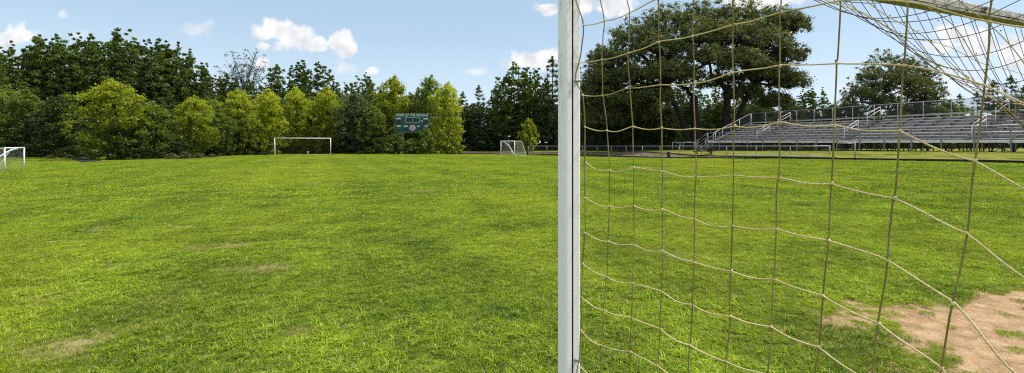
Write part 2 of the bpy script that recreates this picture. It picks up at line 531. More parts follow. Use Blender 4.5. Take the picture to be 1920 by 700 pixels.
pts, rots, scl, pick = [], [], [], []
def scatter(x0, x1, y0, y1, d, kind):
    xs = np.arange(x0, x1, d); ys = np.arange(y0, y1, d)
    gx_, gy_ = np.meshgrid(xs, ys)
    x = gx_.ravel() + rng.uniform(-.5, .5, gx_.size) * d; y = gy_.ravel() + rng.uniform(-.5, .5, gx_.size) * d
    return x, y
# near lawn
x, y = scatter(-16, 19, 1.2, 14.5, .30, 0)
k = (np.abs(x) < 1.35 * y + 1.5) & (y > 1.0)
x, y = x[k], y[k]
dm = dirt_mask(x, y)
# thin out towards the bare soil, leave stray tufts
k = rng.random(len(x)) > np.clip(dm * 1.35, 0, .985)
x, y, dm = x[k], y[k], dm[k]
st = straw_mask(x, y)
n = len(x)
pk = rng.choice([0, 1, 2], n, p=[.4, .3, .3])
lush = vnoise(x * .8, y * .8, 11)
pk = np.where((lush > .62) & (rng.random(n) < .7), 1, pk)
pk = np.where(rng.random(n) < st * .9, 3, pk)
pts.append(np.stack([x, y, ground(x, y)], 1)); pick.append(pk)
sc_ = rng.uniform(.75, 1.15, n) * (1 - .45 * dm) * (1 - .25 * (pk == 3)); scl.append(sc_)
rots.append(rng.random(n) * 6.283)
# broken fringe along the soil: small tufts
x = rng.uniform(2.2, 8.6, 9000); y = rng.uniform(2.0, 6.4, 9000)
dm = dirt_mask(x, y)
k = (dm > .02) & (rng.random(len(x)) < np.where(dm < .92, .30 * (1 - dm) + .05, .022))
x, y = x[k], y[k]; n = len(x)
pts.append(np.stack([x, y, ground(x, y) - .012], 1)); pick.append(rng.choice([0, 1], n)); scl.append(rng.uniform(.16, .42, n)); rots.append(rng.random(n) * 6.283)
# distant lawn
x, y = scatter(-105, 60, 11, 86, 1.25, 1)
q = CC[0] * x + CC[1] * y; p = A[0] * x + A[1] * y
k = (np.abs(x) < 1.3 * y + 2) & (q < 31.6) & (wood_mask(x, y) < .3) & ~((q > 20) & (p > 60))
x, y = x[k], y[k]; n = len(x)
pts.append(np.stack([x, y, ground(x, y)], 1)); pick.append(rng.choice([4, 5], n)); scl.append(rng.uniform(.75, 1.1, n)); rots.append(rng.random(n) * 6.283)

x, y = scatter(-12, 60, 8, 100, 1.35, 2)
q = CC[0] * x + CC[1] * y; p = A[0] * x + A[1] * y
k = (((q > 33.2) & (q < 47) & (p < 52)) | ((q > 33) & (p >= 52) & (p < 84)) | ((p > 78.5) & (q > 20) & (q < 34) & (p < 92))) & (np.abs(x) < 1.3 * y)
x, y = x[k], y[k]; n = len(x)
pts.append(np.stack([x, y, ground(x, y) - .015], 1)); pick.append(np.full(n, 5)); scl.append(rng.uniform(.55, .8, n)); rots.append(rng.random(n) * 6.283)
pts = np.concatenate(pts); rots = np.concatenate(rots); scl = np.concatenate(scl); pick = np.concatenate(pick)
gm = bpy.data.meshes.new("grass")
gm.vertices.add(len(pts)); gm.vertices.foreach_set("co", pts.astype(np.float32).ravel())
a = gm.attributes.new("rot", 'FLOAT_VECTOR', 'POINT')
a.data.foreach_set("vector", np.stack([0 * rots, 0 * rots, rots], 1).astype(np.float32).ravel())
a = gm.attributes.new("scl", 'FLOAT', 'POINT'); a.data.foreach_set("value", scl.astype(np.float32))
a = gm.attributes.new("pick", 'INT', 'POINT'); a.data.foreach_set("value", pick.astype(np.int32))
gm.update()
grass = link(bpy.data.objects.new("grass", gm))
tag(grass, "short green grass blades covering the pitch", None, kind="stuff")
ng = bpy.data.node_groups.new("grass_scatter", 'GeometryNodeTree')
ng.interface.new_socket("Geometry", in_out='INPUT', socket_type='NodeSocketGeometry')
ng.interface.new_socket("Geometry", in_out='OUTPUT', socket_type='NodeSocketGeometry')
gi = N(ng, 'NodeGroupInput'); gout = N(ng, 'NodeGroupOutput')
ci = N(ng, 'GeometryNodeCollectionInfo'); ci.inputs[0].default_value = protos
ci.inputs['Separate Children'].default_value = True; ci.inputs['Reset Children'].default_value = True
iop = N(ng, 'GeometryNodeInstanceOnPoints'); iop.inputs['Pick Instance'].default_value = True
def named(nm, ty):
    n_ = N(ng, 'GeometryNodeInputNamedAttribute', data_type=ty); n_.inputs['Name'].default_value = nm
    return n_.outputs['Attribute']
e2r = N(ng, 'FunctionNodeEulerToRotation')
L(ng, named("rot", 'FLOAT_VECTOR'), e2r.inputs[0])
L(ng, gi.outputs[0], iop.inputs['Points']); L(ng, ci.outputs[0], iop.inputs['Instance'])
L(ng, named("pick", 'INT'), iop.inputs['Instance Index'])
L(ng, e2r.outputs[0], iop.inputs['Rotation']); L(ng, named("scl", 'FLOAT'), iop.inputs['Scale'])
L(ng, iop.outputs[0], gout.inputs[0])
md = grass.modifiers.new("scatter", 'NODES'); md.node_group = ng

# ------------------------------------------------------------------ near goal
B = .058                                     # section of post and bar
P0 = np.array([.193, 1.60])
goal = empty("soccer_goal", (P0[0], P0[1], 0), math.atan2(CC[1], CC[0]))   # local x along the goal line, local y down the pitch
tag(goal, "white soccer goal close to the camera with mildewed post and loose tan rope net", "soccer goal")
def section(groove_at, gw=.006, gd=.011, r=.007):
    """outline of the extruded section in (x, y); groove opens on the -y side"""
    h = B / 2; o = []
    def arc(cx, cy, a0):
        for k in range(5):
            a_ = R(a0 + 90 * k / 4); o.append((cx + r * math.cos(a_), cy + r * math.sin(a_)))
    o.append((groove_at - gw / 2, -h)); o.append((groove_at - gw / 2, -h + gd)); o.append((groove_at + gw / 2, -h + gd)); o.append((groove_at + gw / 2, -h))
    arc(h - r, -h + r, -90); arc(h - r, h - r, 0); arc(-h + r, h - r, 90); arc(-h + r, -h + r, 180)
    return o
def extrude(sec, frames):
    """frames: list of functions mapping (a, b) to xyz"""
    mb = MB(); n = len(sec)
    v = [fr(a, b) for fr in frames for a, b in sec]
    f = []
    for i in range(len(frames) - 1):
        for k in range(n):
            k2 = (k + 1) % n
            f.append((i * n + k, i * n + k2, (i + 1) * n + k2, (i + 1) * n + k))
    f.append(tuple(reversed(range(n)))); f.append(tuple((len(frames) - 1) * n + k for k in range(n)))
    return mb.add(v, f)
GW = 7.32
for sx, gr in ((0, -.002), (GW, .002)):
    po = extrude(section(gr), [lambda a, b, z=z, sx=sx: (sx + a, b, z) for z in (-.3, 2.405)]).build("post", M['goal_paint'], goal)
    ch = MB().box((sx + gr - .0029, -B / 2 + .002, -.25), (sx + gr + .0029, -B / 2 + .0108, 2.40)).build("net_channel", M['black_groove'], po)
cb = extrude(section(.012), [lambda a, b, x=x: (x, b, 2.4395 - a) for x in (-B / 2, GW + B / 2)]).build("crossbar", M['goal_paint'], goal)
MB().box((0, -B / 2 + .002, 2.4395 - .012 - .0029), (GW, -B / 2 + .0108, 2.4395 - .012 + .0029)).build("net_channel", M['black_groove'], cb)

# side net: points measured where the net hangs; D2 is the direction the loose panel runs back from the post
D2 = np.array([.57, -.82])
def on_panel(u, v):
    k = (u - 960) / FOC
    t_ = (P0[1] * k - P0[0]) / (D2[0] - D2[1] * k)
    x_, y_ = P0 + D2 * t_
    return np.array([x_, y_, EYE - (v - 268) / FOC * y_])
cols_u = [  # (v, u) along each upright strand
    [(-140, 1078), (0, 1080), (48, 1094), (90, 1091), (150, 1079), (178, 1092), (240, 1097), (300, 1097), (430, 1097), (510, 1091), (580, 1090), (672, 1086), (720, 1080), (1250, 1080)],
    [(-140, 1118), (0, 1125), (40, 1133), (75, 1132), (110, 1128), (178, 1130), (245, 1138), (320, 1143), (385, 1143), (452, 1140), (520, 1137), (600, 1130), (700, 1125), (1250, 1105)],
    [(-140, 1170), (0, 1175), (25, 1180), (100, 1178), (170, 1182), (240, 1187), (315, 1189), (388, 1189), (460, 1188), (530, 1186), (600, 1184), (700, 1180), (1250, 1150)],
    [(-160, 1232), (0, 1234), (80, 1236), (160, 1238), (240, 1240), (320, 1242), (392, 1242), (470, 1242), (545, 1241), (600, 1238), (700, 1233), (1250, 1200)],
    [(-180, 1298), (0, 1299), (70, 1299), (155, 1301), (240, 1303), (330, 1304), (410, 1302), (500, 1300), (560, 1298), (650, 1293), (700, 1291), (1350, 1250)],
    [(-200, 1374), (0, 1375), (140, 1375), (236, 1377), (328, 1376), (425, 1374), (508, 1371), (600, 1368), (700, 1360), (1400, 1310)],
    [(-240, 1468), (0, 1464), (120, 1463), (230, 1462), (335, 1460), (430, 1456), (525, 1450), (620, 1447), (700, 1440), (1500, 1380)],
    [(-280, 1590), (0, 1576), (110, 1570), (230, 1565), (345, 1560), (450, 1552), (555, 1543), (650, 1535), (700, 1530), (1600, 1450)],
    [(-320, 1735), (0, 1705), (120, 1695), (245, 1688), (370, 1677), (487, 1663), (605, 1647), (700, 1635), (1700, 1530)],
    [(-380, 1900), (0, 1858), (160, 1845), (302, 1828), (437, 1812), (568, 1788), (690, 1765), (720, 1758), (1850, 1620)],
    [(-420, 2090), (0, 2040), (205, 2020), (370, 2000), (530, 1975), (690, 1945), (860, 1905), (2000, 1720)],
    [(-480, 2310), (0, 2260), (250, 2240), (440, 2215), (640, 2170), (840, 2120), (2200, 1900)],
]
rows_v = [
    [-15, -30, -48, -82, -88, -104, -132, -160, -190, -200, -215, -230],
    [48, 40, 25, -2, -14, -30, -56, -80, -95, -70, -60, -50],
    [118, 112, 100, 79, 67, 47, 23, 2, 4, 40, 60, 90],
    [178, 179, 166, 159, 156, 137, 123, 118, 122, 160, 232, 300],
    [238, 245, 238, 240, 241, 236, 229, 235, 246, 302, 385, 460],
    [305, 320, 314, 321, 330, 328, 334, 345, 371, 437, 548, 640],
    [371, 387, 387, 393, 411, 424, 430, 451, 487, 568, 725, 830],
    [436, 452, 459, 471, 491, 508, 524, 555, 605, 690, 880, 1000],
    [494, 519, 531, 546, 572, 593, 614, 651, 716, 812, 1030, 1180],
    [557, 581, 596, 617, 648, 678, 702, 752, 830, 940, 1180, 1360],
    [620, 647, 660, 686, 724, 758, 792, 852, 940, 1065, 1330, 1540],
    [685, 712, 726, 752, 800, 840, 880, 950, 1050, 1190, 1480, 1720],
    [748, 776, 792, 820, 876, 920, 968, 1048, 1160, 1315, 1630, 1900],
    [812, 842, 858, 890, 952, 1000, 1056, 1146, 1270, 1440, 1780, 2080],
]
def u_of(ci_, v):
    pts_ = cols_u[ci_]
    return float(np.interp(v, [a_[0] for a_ in pts_], [a_[1] for a_ in pts_]))
def to_local(p):
    d = np.array([p[0] - P0[0], p[1] - P0[1]])
    return np.array([d @ CC, d @ A, p[2]])
def catmull(P, m=6):
    P = np.asarray(P, float); out = []
    Q_ = np.vstack([2 * P[0] - P[1], P, 2 * P[-1] - P[-2]])
    for i in range(1, len(Q_) - 2):
        p0, p1, p2, p3 = Q_[i - 1:i + 3]
        for t_ in np.linspace(0, 1, m, endpoint=False):
            out.append(.5 * ((2 * p1) + (-p0 + p2) * t_ + (2 * p0 - 5 * p1 + 4 * p2 - p3) * t_ ** 2 + (-p0 + 3 * p1 - 3 * p2 + p3) * t_ ** 3))
    out.append(P[-1])
    return np.array(out)
def rope_wobble(P, amp):
    n = len(P); w = np.zeros((n, 3))
    for k in range(3):
        w[:, k] = np.interp(np.arange(n), np.linspace(0, n - 1, max(3, n // 3)), rng.normal(0, amp, max(3, n // 3)))
    return P + w
RR = .0021
nodes = [[to_local(on_panel(u_of(c_, rows_v[r_][c_]), rows_v[r_][c_])) for c_ in range(12)] for r_ in range(len(rows_v))]
up = MB(); across = MB()
for c_ in range(12):
    vs = [a_[0] for a_ in cols_u[c_]]
    seq = sorted(set([v for v in vs] + [rows_v[r_][c_] for r_ in range(len(rows_v))]))
    P = np.array([to_local(on_panel(u_of(c_, v), v)) for v in seq])
    P = P[(P[:, 2] < 2.46) & (P[:, 2] > .03)]
    C_ = rope_wobble(catmull(P, 5), .0012)
    up.tube(C_, RR * .76 if c_ else RR * 1.0, 6)
for r_ in range(len(rows_v)):
    P = np.array(nodes[r_])
    C_ = catmull(P, 7)
    # slack between the knots
    ph = np.tile(np.linspace(0, 1, 7, endpoint=False), 11); ph = np.append(ph, 0)
    sag = np.repeat(rng.uniform(.002, .009, 11) * (1 if r_ > 3 else .35), 7); sag = np.append(sag, 0)
    C_[:, 2] -= np.sin(ph * np.pi) * sag
    C_ = rope_wobble(C_, .0009)
    across.tube(C_[C_[:, 2] > .02], RR * .78, 6)
    for c_ in range(12):
        if nodes[r_][c_][2] > .03:
            across.ball(nodes[r_][c_] + rng.normal(0, RR * .4, 3), (RR * rng.uniform(1.3, 1.9), RR * rng.uniform(1.3, 1.9), RR * rng.uniform(1.5, 2.1)), 7, 5)
sn = across.build("side_net", M['rope'], goal, True)
up.build("upright_strand", M['rope_dark'], sn, True)
# roof net, slack behind the bar
def roof(s, w):
    """s along the bar, w backwards"""
    d2l = np.array([D2 @ CC, D2 @ A])
    f = min(1, s / 3.0)
    dirn = d2l * (1 - f) + np.array([0, -1.0]) * f
    S = .98 * abs(math.sin(math.pi * s / GW)) ** 1.5
    g_ = math.sin(math.pi * min(1, w / 1.0)) ** .8
    xy = np.array([s, -B / 2]) + dirn * w * (1 - .25 * S)
    return np.array([xy[0], xy[1], 2.43 - S * g_ - .02 * math.sin(s * 9) * g_])
rl = MB(); rw = MB()
cell = .088
ns, nw = int(GW / cell) + 1, 11
for j in range(nw):
    w = j * 1.0 / (nw - 1)
    P = rope_wobble(np.array([roof(i * GW / (ns - 1), w) for i in range(ns)]), .012 if 0 < j < nw - 1 else .002)
    C_ = catmull(P, 3)
    rl.tube(C_, RR * .72, 5)
for i in range(0, ns):
    P = rope_wobble(np.array([roof(i * GW / (ns - 1), w) for w in np.linspace(0, 1, 13)]), .009)
    rw.tube(catmull(P, 3), RR * .66, 5)
    for j in range(1, nw - 1):
        rw.ball(roof(i * GW / (ns - 1), j / (nw - 1)), RR * 1.15, 5, 3)
rn = rl.build("roof_net", M['rope'], goal, True)
rw.build("cross_strand", M['rope_black'], rn, True)
# rope lashing along the bar and clips that hold the net
lash = MB()
P = np.array([(s, -B / 2 - .006 - .008 * (i % 2), 2.452 - .012 * ((i * 7) % 3) - .006 * math.sin(s * 5)) for i, s in enumerate(np.linspace(.05, GW - .05, 60))])
lash.tube(catmull(P, 4), RR, 6)
lash.build("lashing_cord", M['rope'], goal, True)
for s in np.arange(.6, GW, .62):
    c = MB(); c.box((s - .012, -B / 2 - .012, 2.430), (s + .012, -B / 2 + .001, 2.452)); c.ball((s, -B / 2 - .012, 2.447), .011)
    c.build("net_clip", M['dull_steel'], goal, True)
for v in (152, 676):
    p = to_local(on_panel(1080, v)); c = MB()
    c.box((.004, -B / 2 - .007, p[2] - .003), (.018, -B / 2 + .001, p[2] + .004)); c.ball((.016, -B / 2 - .011, p[2]), .006)
    c.build("net_clip", M['galv'], goal, True)
# back stay and ground bar of the frame (behind and beside the camera's view)
MB().tube([(GW, -.02, 2.40), (GW, -1.0, 2.40), (GW, -1.9, .03)], .02, 8).build("back_stay", M['goal_paint'], goal, True)

# ------------------------------------------------------------------ distant goals
def uvquad(name, corners, mat, parent):
    """flat panel with uv in metres"""
    c = np.array(corners, float)
    me = bpy.data.meshes.new(name); me.from_pydata(c.tolist(), [], [tuple(range(len(c)))])
    ax = c[1] - c[0]; Lx = np.linalg.norm(ax); ax /= Lx
    nn = np.cross(ax, c[2] - c[1]); nn /= np.linalg.norm(nn); ay = np.cross(nn, ax)
    uv = me.uv_layers.new(name="UVMap")
    for i in range(len(c)):
        d = c[i] - c[0]; uv.data[i].uv = (d @ ax, d @ ay)
    me.materials.append(mat)
    return link(bpy.data.objects.new(name, me), parent)

def distant_goal(label, a, b, h, depth, topd, r, net, bundle=False, zoff=0.0):
    """a, b: feet of the posts seen from the pitch (a left, b right); the net lies to the left of a->b"""
    a = np.array(a, float); b = np.array(b, float)
    W = np.linalg.norm(b - a); d = (b - a) / W
    z = float(ground(*a)) + zoff
    o = empty("soccer_goal", (a[0], a[1], z), math.atan2(d[1], d[0]))
    tag(o, label, "soccer goal")
    for x_ in (0, W):
        MB().tube([(x_, 0, -.15), (x_, 0, h)], r, 10).build("post", M['white_paint'], o, True)
    MB().tube([(-r, 0, h), (W + r, 0, h)], r, 10).build("crossbar", M['white_paint'], o, True)
    rb = r * .55
    for x_ in (0, W):
        MB().tube([(x_, 0, h - .01), (x_, topd, h - .03), (x_, topd + .03, h - .05), (x_, depth, .03), (x_, depth, 0)], rb, 8).build("back_stay", M['white_paint'], o, True)
    MB().tube([(0, depth, .03), (W, depth, .03)], rb, 8).build("ground_bar", M['white_paint'], o, True)
    uvquad("net", [(0, topd, h - .04), (W, topd, h - .04), (W, depth, .04), (0, depth, .04)], net, o)
    if topd > .05:
        uvquad("net", [(0, 0, h - .02), (W, 0, h - .02), (W, topd, h - .04), (0, topd, h - .04)], net, o)
    for x_ in (0, W):
        uvquad("net", [(x_, 0, .02), (x_, depth, .02), (x_, topd, h - .04), (x_, .001, h - .04)], net, o)
    return o, W
far, W = distant_goal("wide white soccer goal at the far end before the bright young trees", (-33.4, 66.5), (-26.6, 69.3), 2.44, 1.6, .3, .06, M['net_dull'], zoff=-.03)
lo, W = distant_goal("low white practice goal at the left edge of the pitch", (-30.6, 28.5), (-31.8, 30.8), 1.41, 1.3, .55, .042, M['net_pale'])
MB().tube(catmull([(W - .4, .05, 1.38), (W * .62, .3, 1.25), (W * .45, .7, .8), (W * .3, 1.0, .35), (W * .1, 1.25, .06)], 5), [.05] * 21, 7).build("gathered_net", M['letter'], lo, True)
ro, W = distant_goal("white box goal by the track, left of the near post", (.33, 61.5), (-1.50, 63.6), 1.95, 2.1, 1.25, .055, M['net_pale'])
# the box goal opens to the left, so its net lies to the right of the posts
ro.scale = (1, -1, 1)
MB().tube(catmull([(W - .15, .05, 1.88), (W * .8, .2, 1.8), (W * .55, .45, 1.2), (W * .35, .6, .45), (W * .2, .7, .03)], 5), [.06] * 21, 7).build("gathered_net", M['letter'], ro, True)

mk = MB().tube([(0, 0, -.05), (0, 0, .38), (0, 0, .42)], [.11, .11, .06], 8).build("marker_post", M['white_paint'], None, True)
mk.location = (-31.5, 73.0, float(ground(-31.5, 73))); tag(mk, "short white marker post seen through the far goal", "marker post")

# ------------------------------------------------------------------ scoreboard
SB = empty("scoreboard", (-15.65, 74.0, 0), R(2))
tag(SB, "dark green scoreboard with white lettering among the trees", "scoreboard")
WB, HB, ZB = 5.35, 2.5, 3.3
pn = bevel(MB().box((-WB / 2, -.1, ZB), (WB / 2, .1, ZB + HB)).build("panel", M['board_green'], SB), .02)
hd = bevel(MB().box((-WB / 2 + .05, -.11, ZB + HB + .004), (WB / 2 - .05, .09, ZB + HB + .50)).build("header_board", M['board_green'], SB), .02)
for x_ in (-1.45, 1.45):
    MB().box((x_ - .09, .12, -.3), (x_ + .09, .28, ZB + HB)).build("support_post", M['dull_steel'], SB)
rimm = MB()
for lo_, hi_ in (((-WB / 2, -.125, ZB), (-WB / 2 + .05, -.102, ZB + HB)), ((WB / 2 - .05, -.125, ZB), (WB / 2, -.102, ZB + HB)),
                 ((-WB / 2 + .052, -.125, ZB), (WB / 2 - .052, -.102, ZB + .05))):
    rimm.box(lo_, hi_)
rimm.build("edge_trim", M['dull_steel'], SB)
def window(cx, cz, w, h, name="score_window"):
    return MB().box((cx - w / 2, -.118, cz - h / 2), (cx + w / 2, -.103, cz + h / 2)).build(name, M['board_dark'], SB)
window(-2.1, ZB + 1.68, .74, .62); window(2.12, ZB + 1.62, .68, .56)
window(-.95, ZB + .50, .70, .44); window(1.5, ZB + .62, .55, .40); window(-2.05, ZB + .36, .3, .24)
for x_ in (-.56, -.10, .55, 1.0): window(x_ - .1, ZB + 2.0, .32, .56, "clock_digit")
fr = MB()
for lo_, hi_ in (((-.98, -.118, ZB + 1.62), (1.18, -.104, ZB + 1.67)), ((1.13, -.118, ZB + 1.672), (1.18, -.104, ZB + 2.36)), ((-.98, -.118, ZB + 1.672), (-.93, -.104, ZB + 2.36)), ((-.98, -.118, ZB + 2.362), (1.18, -.104, ZB + 2.40))):
    fr.box(lo_, hi_)
fr.build("clock_frame", M['letter'], SB)
for z_ in (1.86, 2.14): MB().box((.08, -.118, ZB + z_ - .05), (.16, -.104, ZB + z_ + .05)).build("clock_dot", M['letter'], SB)
for cx, cz, w_, h_ in ((-2.1, 2.22, .74, .20), (2.12, 2.2, .70, .20), (-2.05, 1.06, .6, .22), (-.95, 1.02, .62, .2), (1.55, 1.85, .26, .16), (2.2, 1.02, .4, .26), (1.0, 1.02, .45, .16)):
    MB().box((cx - w_ / 2, -.116, ZB + cz - h_ / 2), (cx + w_ / 2, -.103, ZB + cz + h_ / 2)).build("caption_plate", M['letter'], SB)
dz = ZB + .78
def disc(r, y0, y1, mat, nm, parent):
    return MB().tube([(.1, y0, dz), (.1, y1, dz)], r, 24).build(nm, mat, parent)
em = disc(.50, -.104, -.135, M['emblem_rim'], "emblem", SB)
disc(.43, -.137, -.145, M['emblem'], "emblem_face", em)
mkb = MB(); mkb.ball((.1, -.150, dz + .06), (.13, .012, .17), 10, 6); mkb.ball((.08, -.150, dz - .16), (.2, .012, .09), 10, 6)
mkb.build("emblem_mark", M['emblem_mark'], em, True)
def text_mesh(s, size, name, mat, parent, loc, wide=1.0):
    cu = bpy.data.curves.new(name, 'FONT'); cu.body = s; cu.size = size; cu.align_x = 'CENTER'; cu.align_y = 'CENTER'
    cu.extrude = .012; cu.offset = .012; cu.space_character = 1.06
    tmp = bpy.data.objects.new("tmp_text", cu); col.objects.link(tmp)
    bpy.context.view_layer.update()
    me = bpy.data.meshes.new_from_object(tmp.evaluated_get(bpy.context.evaluated_depsgraph_get()))
    bpy.data.objects.remove(tmp); bpy.data.curves.remove(cu)
    me.materials.clear(); me.materials.append(mat); me.name = name
    xs = [v.co.x for v in me.vertices]; w_ = max(xs) - min(xs)
    o = link(bpy.data.objects.new(name, me), parent)
    o.location = loc; o.rotation_euler = (R(90), 0, 0); o.scale = (wide / w_, 1, 1)
    return o
text_mesh("HOME OF THE INDIANS", .60, "lettering", M['letter'], hd, (0, -.124, ZB + HB + .25), 5.0)

# ------------------------------------------------------------------ trees
def leaf_cloud(centers, radii, n_per, size, flat=.75, upbias=.35, narrow=.55, tone=None):
    """leaf sprays scattered through clumps; returns verts, quads, tone"""
    c = np.repeat(centers, n_per, axis=0); r = np.repeat(np.asarray(radii), n_per)
    n = len(c)
    d = rng.normal(0, 1, (n, 3)); d /= np.linalg.norm(d, axis=1, keepdims=True)
    rr = np.minimum(np.abs(rng.normal(0, .58, n)) + .12 * rng.random(n), 1.15)
    pos = c + d * (rr * r)[:, None] * np.array([1, 1, flat])
    nrm = rng.normal(0, 1, (n, 3)) + d * .6 + np.array([0, 0, upbias]); nrm /= np.linalg.norm(nrm, axis=1, keepdims=True)
    t = np.cross(nrm, rng.normal(0, 1, (n, 3))); t /= np.linalg.norm(t, axis=1, keepdims=True)
    b = np.cross(nrm, t)
    s = rng.uniform(.65, 1.25, n) * size
    t = t * s[:, None]; b = b * (s * narrow)[:, None]
    bend = nrm * (s * .18)[:, None]
    V = np.stack([pos - t * .5, pos - b * .5 + bend, pos + t * .5, pos + b * .5 + bend], 1).reshape(-1, 3)
    Q = np.arange(n * 4).reshape(n, 4)
    ctone = np.repeat(rng.random(len(centers)) if tone is None else tone, n_per)
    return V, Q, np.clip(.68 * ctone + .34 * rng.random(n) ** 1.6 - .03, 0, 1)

def leaf_mesh(name, parts, mat):
    Vs, Qs, Ts, o = [], [], [], 0
    for V, Q, T in parts:
        Vs.append(V); Qs.append(Q + o); Ts.append(T); o += len(V)
    return mesh_np(name, np.concatenate(Vs), np.concatenate(Qs), np.concatenate(Ts), mat)

def limb(mb, a, b, r0, r1, wob=.08, n=6):
    a = np.array(a, float); b = np.array(b, float)
    ts = np.linspace(0, 1, n)
    ln = np.linalg.norm(b - a)
    P = a + (b - a) * ts[:, None] + rng.normal(0, wob * ln * .35, (n, 3)) * (np.sin(ts * np.pi)[:, None])
    mb.tube(catmull(P, 3), np.linspace(r0, r1, (n - 1) * 3 + 1), 7)
    return P

# every prototype is 10 units tall and is scaled when placed
def young_tree(seed, mat, wide=.34, leaf=.25, lumps=11):
    """round-topped young broadleaf, clothed to the ground"""
    trunk = MB(); limb(trunk, (0, 0, -.3), (0, 0, 8.6), .14, .03, .02, 8)
    cs, rs, tn = [], [], []
    shoots = [(rng.uniform(0, 6.28), rng.uniform(.25, .95), rng.uniform(.55, 1.0)) for _ in range(lumps)]
    for i in range(250):
        h = rng.random() ** .85
        th = rng.uniform(0, 6.283)
        prof = (.78 + .22 * min(1, h / .25)) if h < .42 else math.sqrt(max(.03, 1 - ((h - .42) / .60) ** 2.2))
        lum = 1 + .22 * math.sin(3 * th + seed + 5 * h) + .16 * math.sin(7 * th + 2 * seed - 9 * h)
        rad = wide * 10 * prof * lum * (rng.uniform(.55, 1.0) if rng.random() < .8 else rng.uniform(.1, .6))
        cs.append((rad * math.cos(th), rad * math.sin(th), .25 + h * 8.9 + rng.normal(0, .15))); rs.append(rng.uniform(.36, .78)); tn.append(min(1, (rng.random() * .42 * (.35 + h) + .82 * h ** 1.4) * (.45 + .55 * min(1, rad / (wide * 10 * prof * .9 + .01)))))  # lower and inner clumps darker: crown shade put into the leaf tone
    for th, f, hh in shoots:                     # leading shoots break the outline
        for k in range(7):
            z = 5.2 * hh + k * .62 * hh + 1.0
            rad = wide * 8 * f * (1 - .1 * k)
            if z > 9.9: continue
            prof = math.sqrt(max(.02, 1 - (z / 10.2) ** 2))
            cs.append((rad * prof * math.cos(th), rad * prof * math.sin(th), z)); rs.append(.62 - .05 * k); tn.append(.5 + .07 * k)
    for k in range(5):
        cs.append((rng.normal(0, .25), rng.normal(0, .25), 8.6 + .28 * k)); rs.append(.6 - .07 * k); tn.append(.9)
    for k in range(12):
        th = rng.uniform(0, 6.28); z = rng.uniform(1, 7)
        limb(trunk, (0, 0, z), (2.2 * math.cos(th) * wide / .34, 2.2 * math.sin(th) * wide / .34, z + 1.6), .05, .012)
    cr = leaf_mesh("crown", [leaf_cloud(np.array(cs), rs, 60, leaf, .8, .4, .6, np.array(tn))], mat)
    return trunk.mesh("trunk", M['bark'], True), cr

def tall_tree(seed, mat, wide=.24, leaf=.185, base=.16, plumes=10, dens=44):
    """forest tree: several upright plumes with gaps between them"""
    trunk = MB(); limb(trunk, (0, 0, -.3), (.2, 0, 9.0), .19, .03, .03, 8)
    cs, rs, tn = [], [], []
    for j in range(plumes):
        th = 6.283 * j / plumes + rng.normal(0, .35); R0 = wide * 10 * rng.uniform(.35, 1.0)
        top = 9.9 - (R0 / (wide * 10)) ** 2 * rng.uniform(1.0, 3.4)
        bot = base * 10 + rng.uniform(0, 2.5)
        bx, by = R0 * math.cos(th), R0 * math.sin(th)
        limb(trunk, (0, 0, max(1.5, bot - .8)), (bx * .8, by * .8, top - .8), .07, .012, .05)
        nk = int((top - bot) / .42)
        for k in range(nk):
            f = k / max(1, nk - 1)
            z = bot + (top - bot) * f
            if rng.random() < .12: continue
            sp = .85 * math.sin(math.pi * min(1, .25 + .72 * f)) + .12
            for _ in range(4):
                cs.append((bx * (1 - .12 * f) + rng.normal(0, .62 * sp), by * (1 - .12 * f) + rng.normal(0, .62 * sp), z + rng.normal(0, .26)))
                rs.append((.13 + .26 * sp) * rng.uniform(.5, 1.2)); tn.append(rng.random() * .7 + .3 * f)  # higher clumps lighter: top light put into the leaf tone
    cr = leaf_mesh("crown", [leaf_cloud(np.array(cs), rs, dens, leaf, .72, .4, .58, np.array(tn))], mat)
    return trunk.mesh("trunk", M['bark'], True), cr

def pine_tree(seed, mat, wide=.2, base=.12, whorls=16):
    trunk = MB(); limb(trunk, (0, 0, -.3), (0, 0, 9.7), .16, .02, .015, 8)
    cs, rs, tn = [], [], []
    for k in range(whorls):
        f = k / (whorls - 1); z = base * 10 + (9.5 - base * 10) * f
        Rk = wide * 10 * (1 - f) ** .75 * rng.uniform(.75, 1.15) + .15
        nb = 6 if f < .7 else 4
        for b_ in range(nb):
            th = 6.283 * b_ / nb + rng.normal(0, .4) + k
            Rb = Rk * rng.uniform(.6, 1.1)
            e = np.array([Rb * math.cos(th), Rb * math.sin(th), z + .22 * Rb])
            limb(trunk, (0, 0, z), e, .035, .008, .05, 4)
            m = max(1, int(Rb / .5))
            for i in range(1, m + 1):
                g_ = i / m
                cs.append(e * np.array([g_, g_, 1]) + rng.normal(0, .1, 3) - np.array([0, 0, (1 - g_) * .2 * Rb])); rs.append(rng.uniform(.28, .46)); tn.append(rng.random())
    for k in range(4): cs.append((0, 0, 9.2 + .25 * k)); rs.append(.22); tn.append(.8)
    cr = leaf_mesh("crown", [leaf_cloud(np.array(cs), rs, 40, .30, .6, .3, .28, np.array(tn))], mat)
    return trunk.mesh("trunk", M['bark'], True), cr

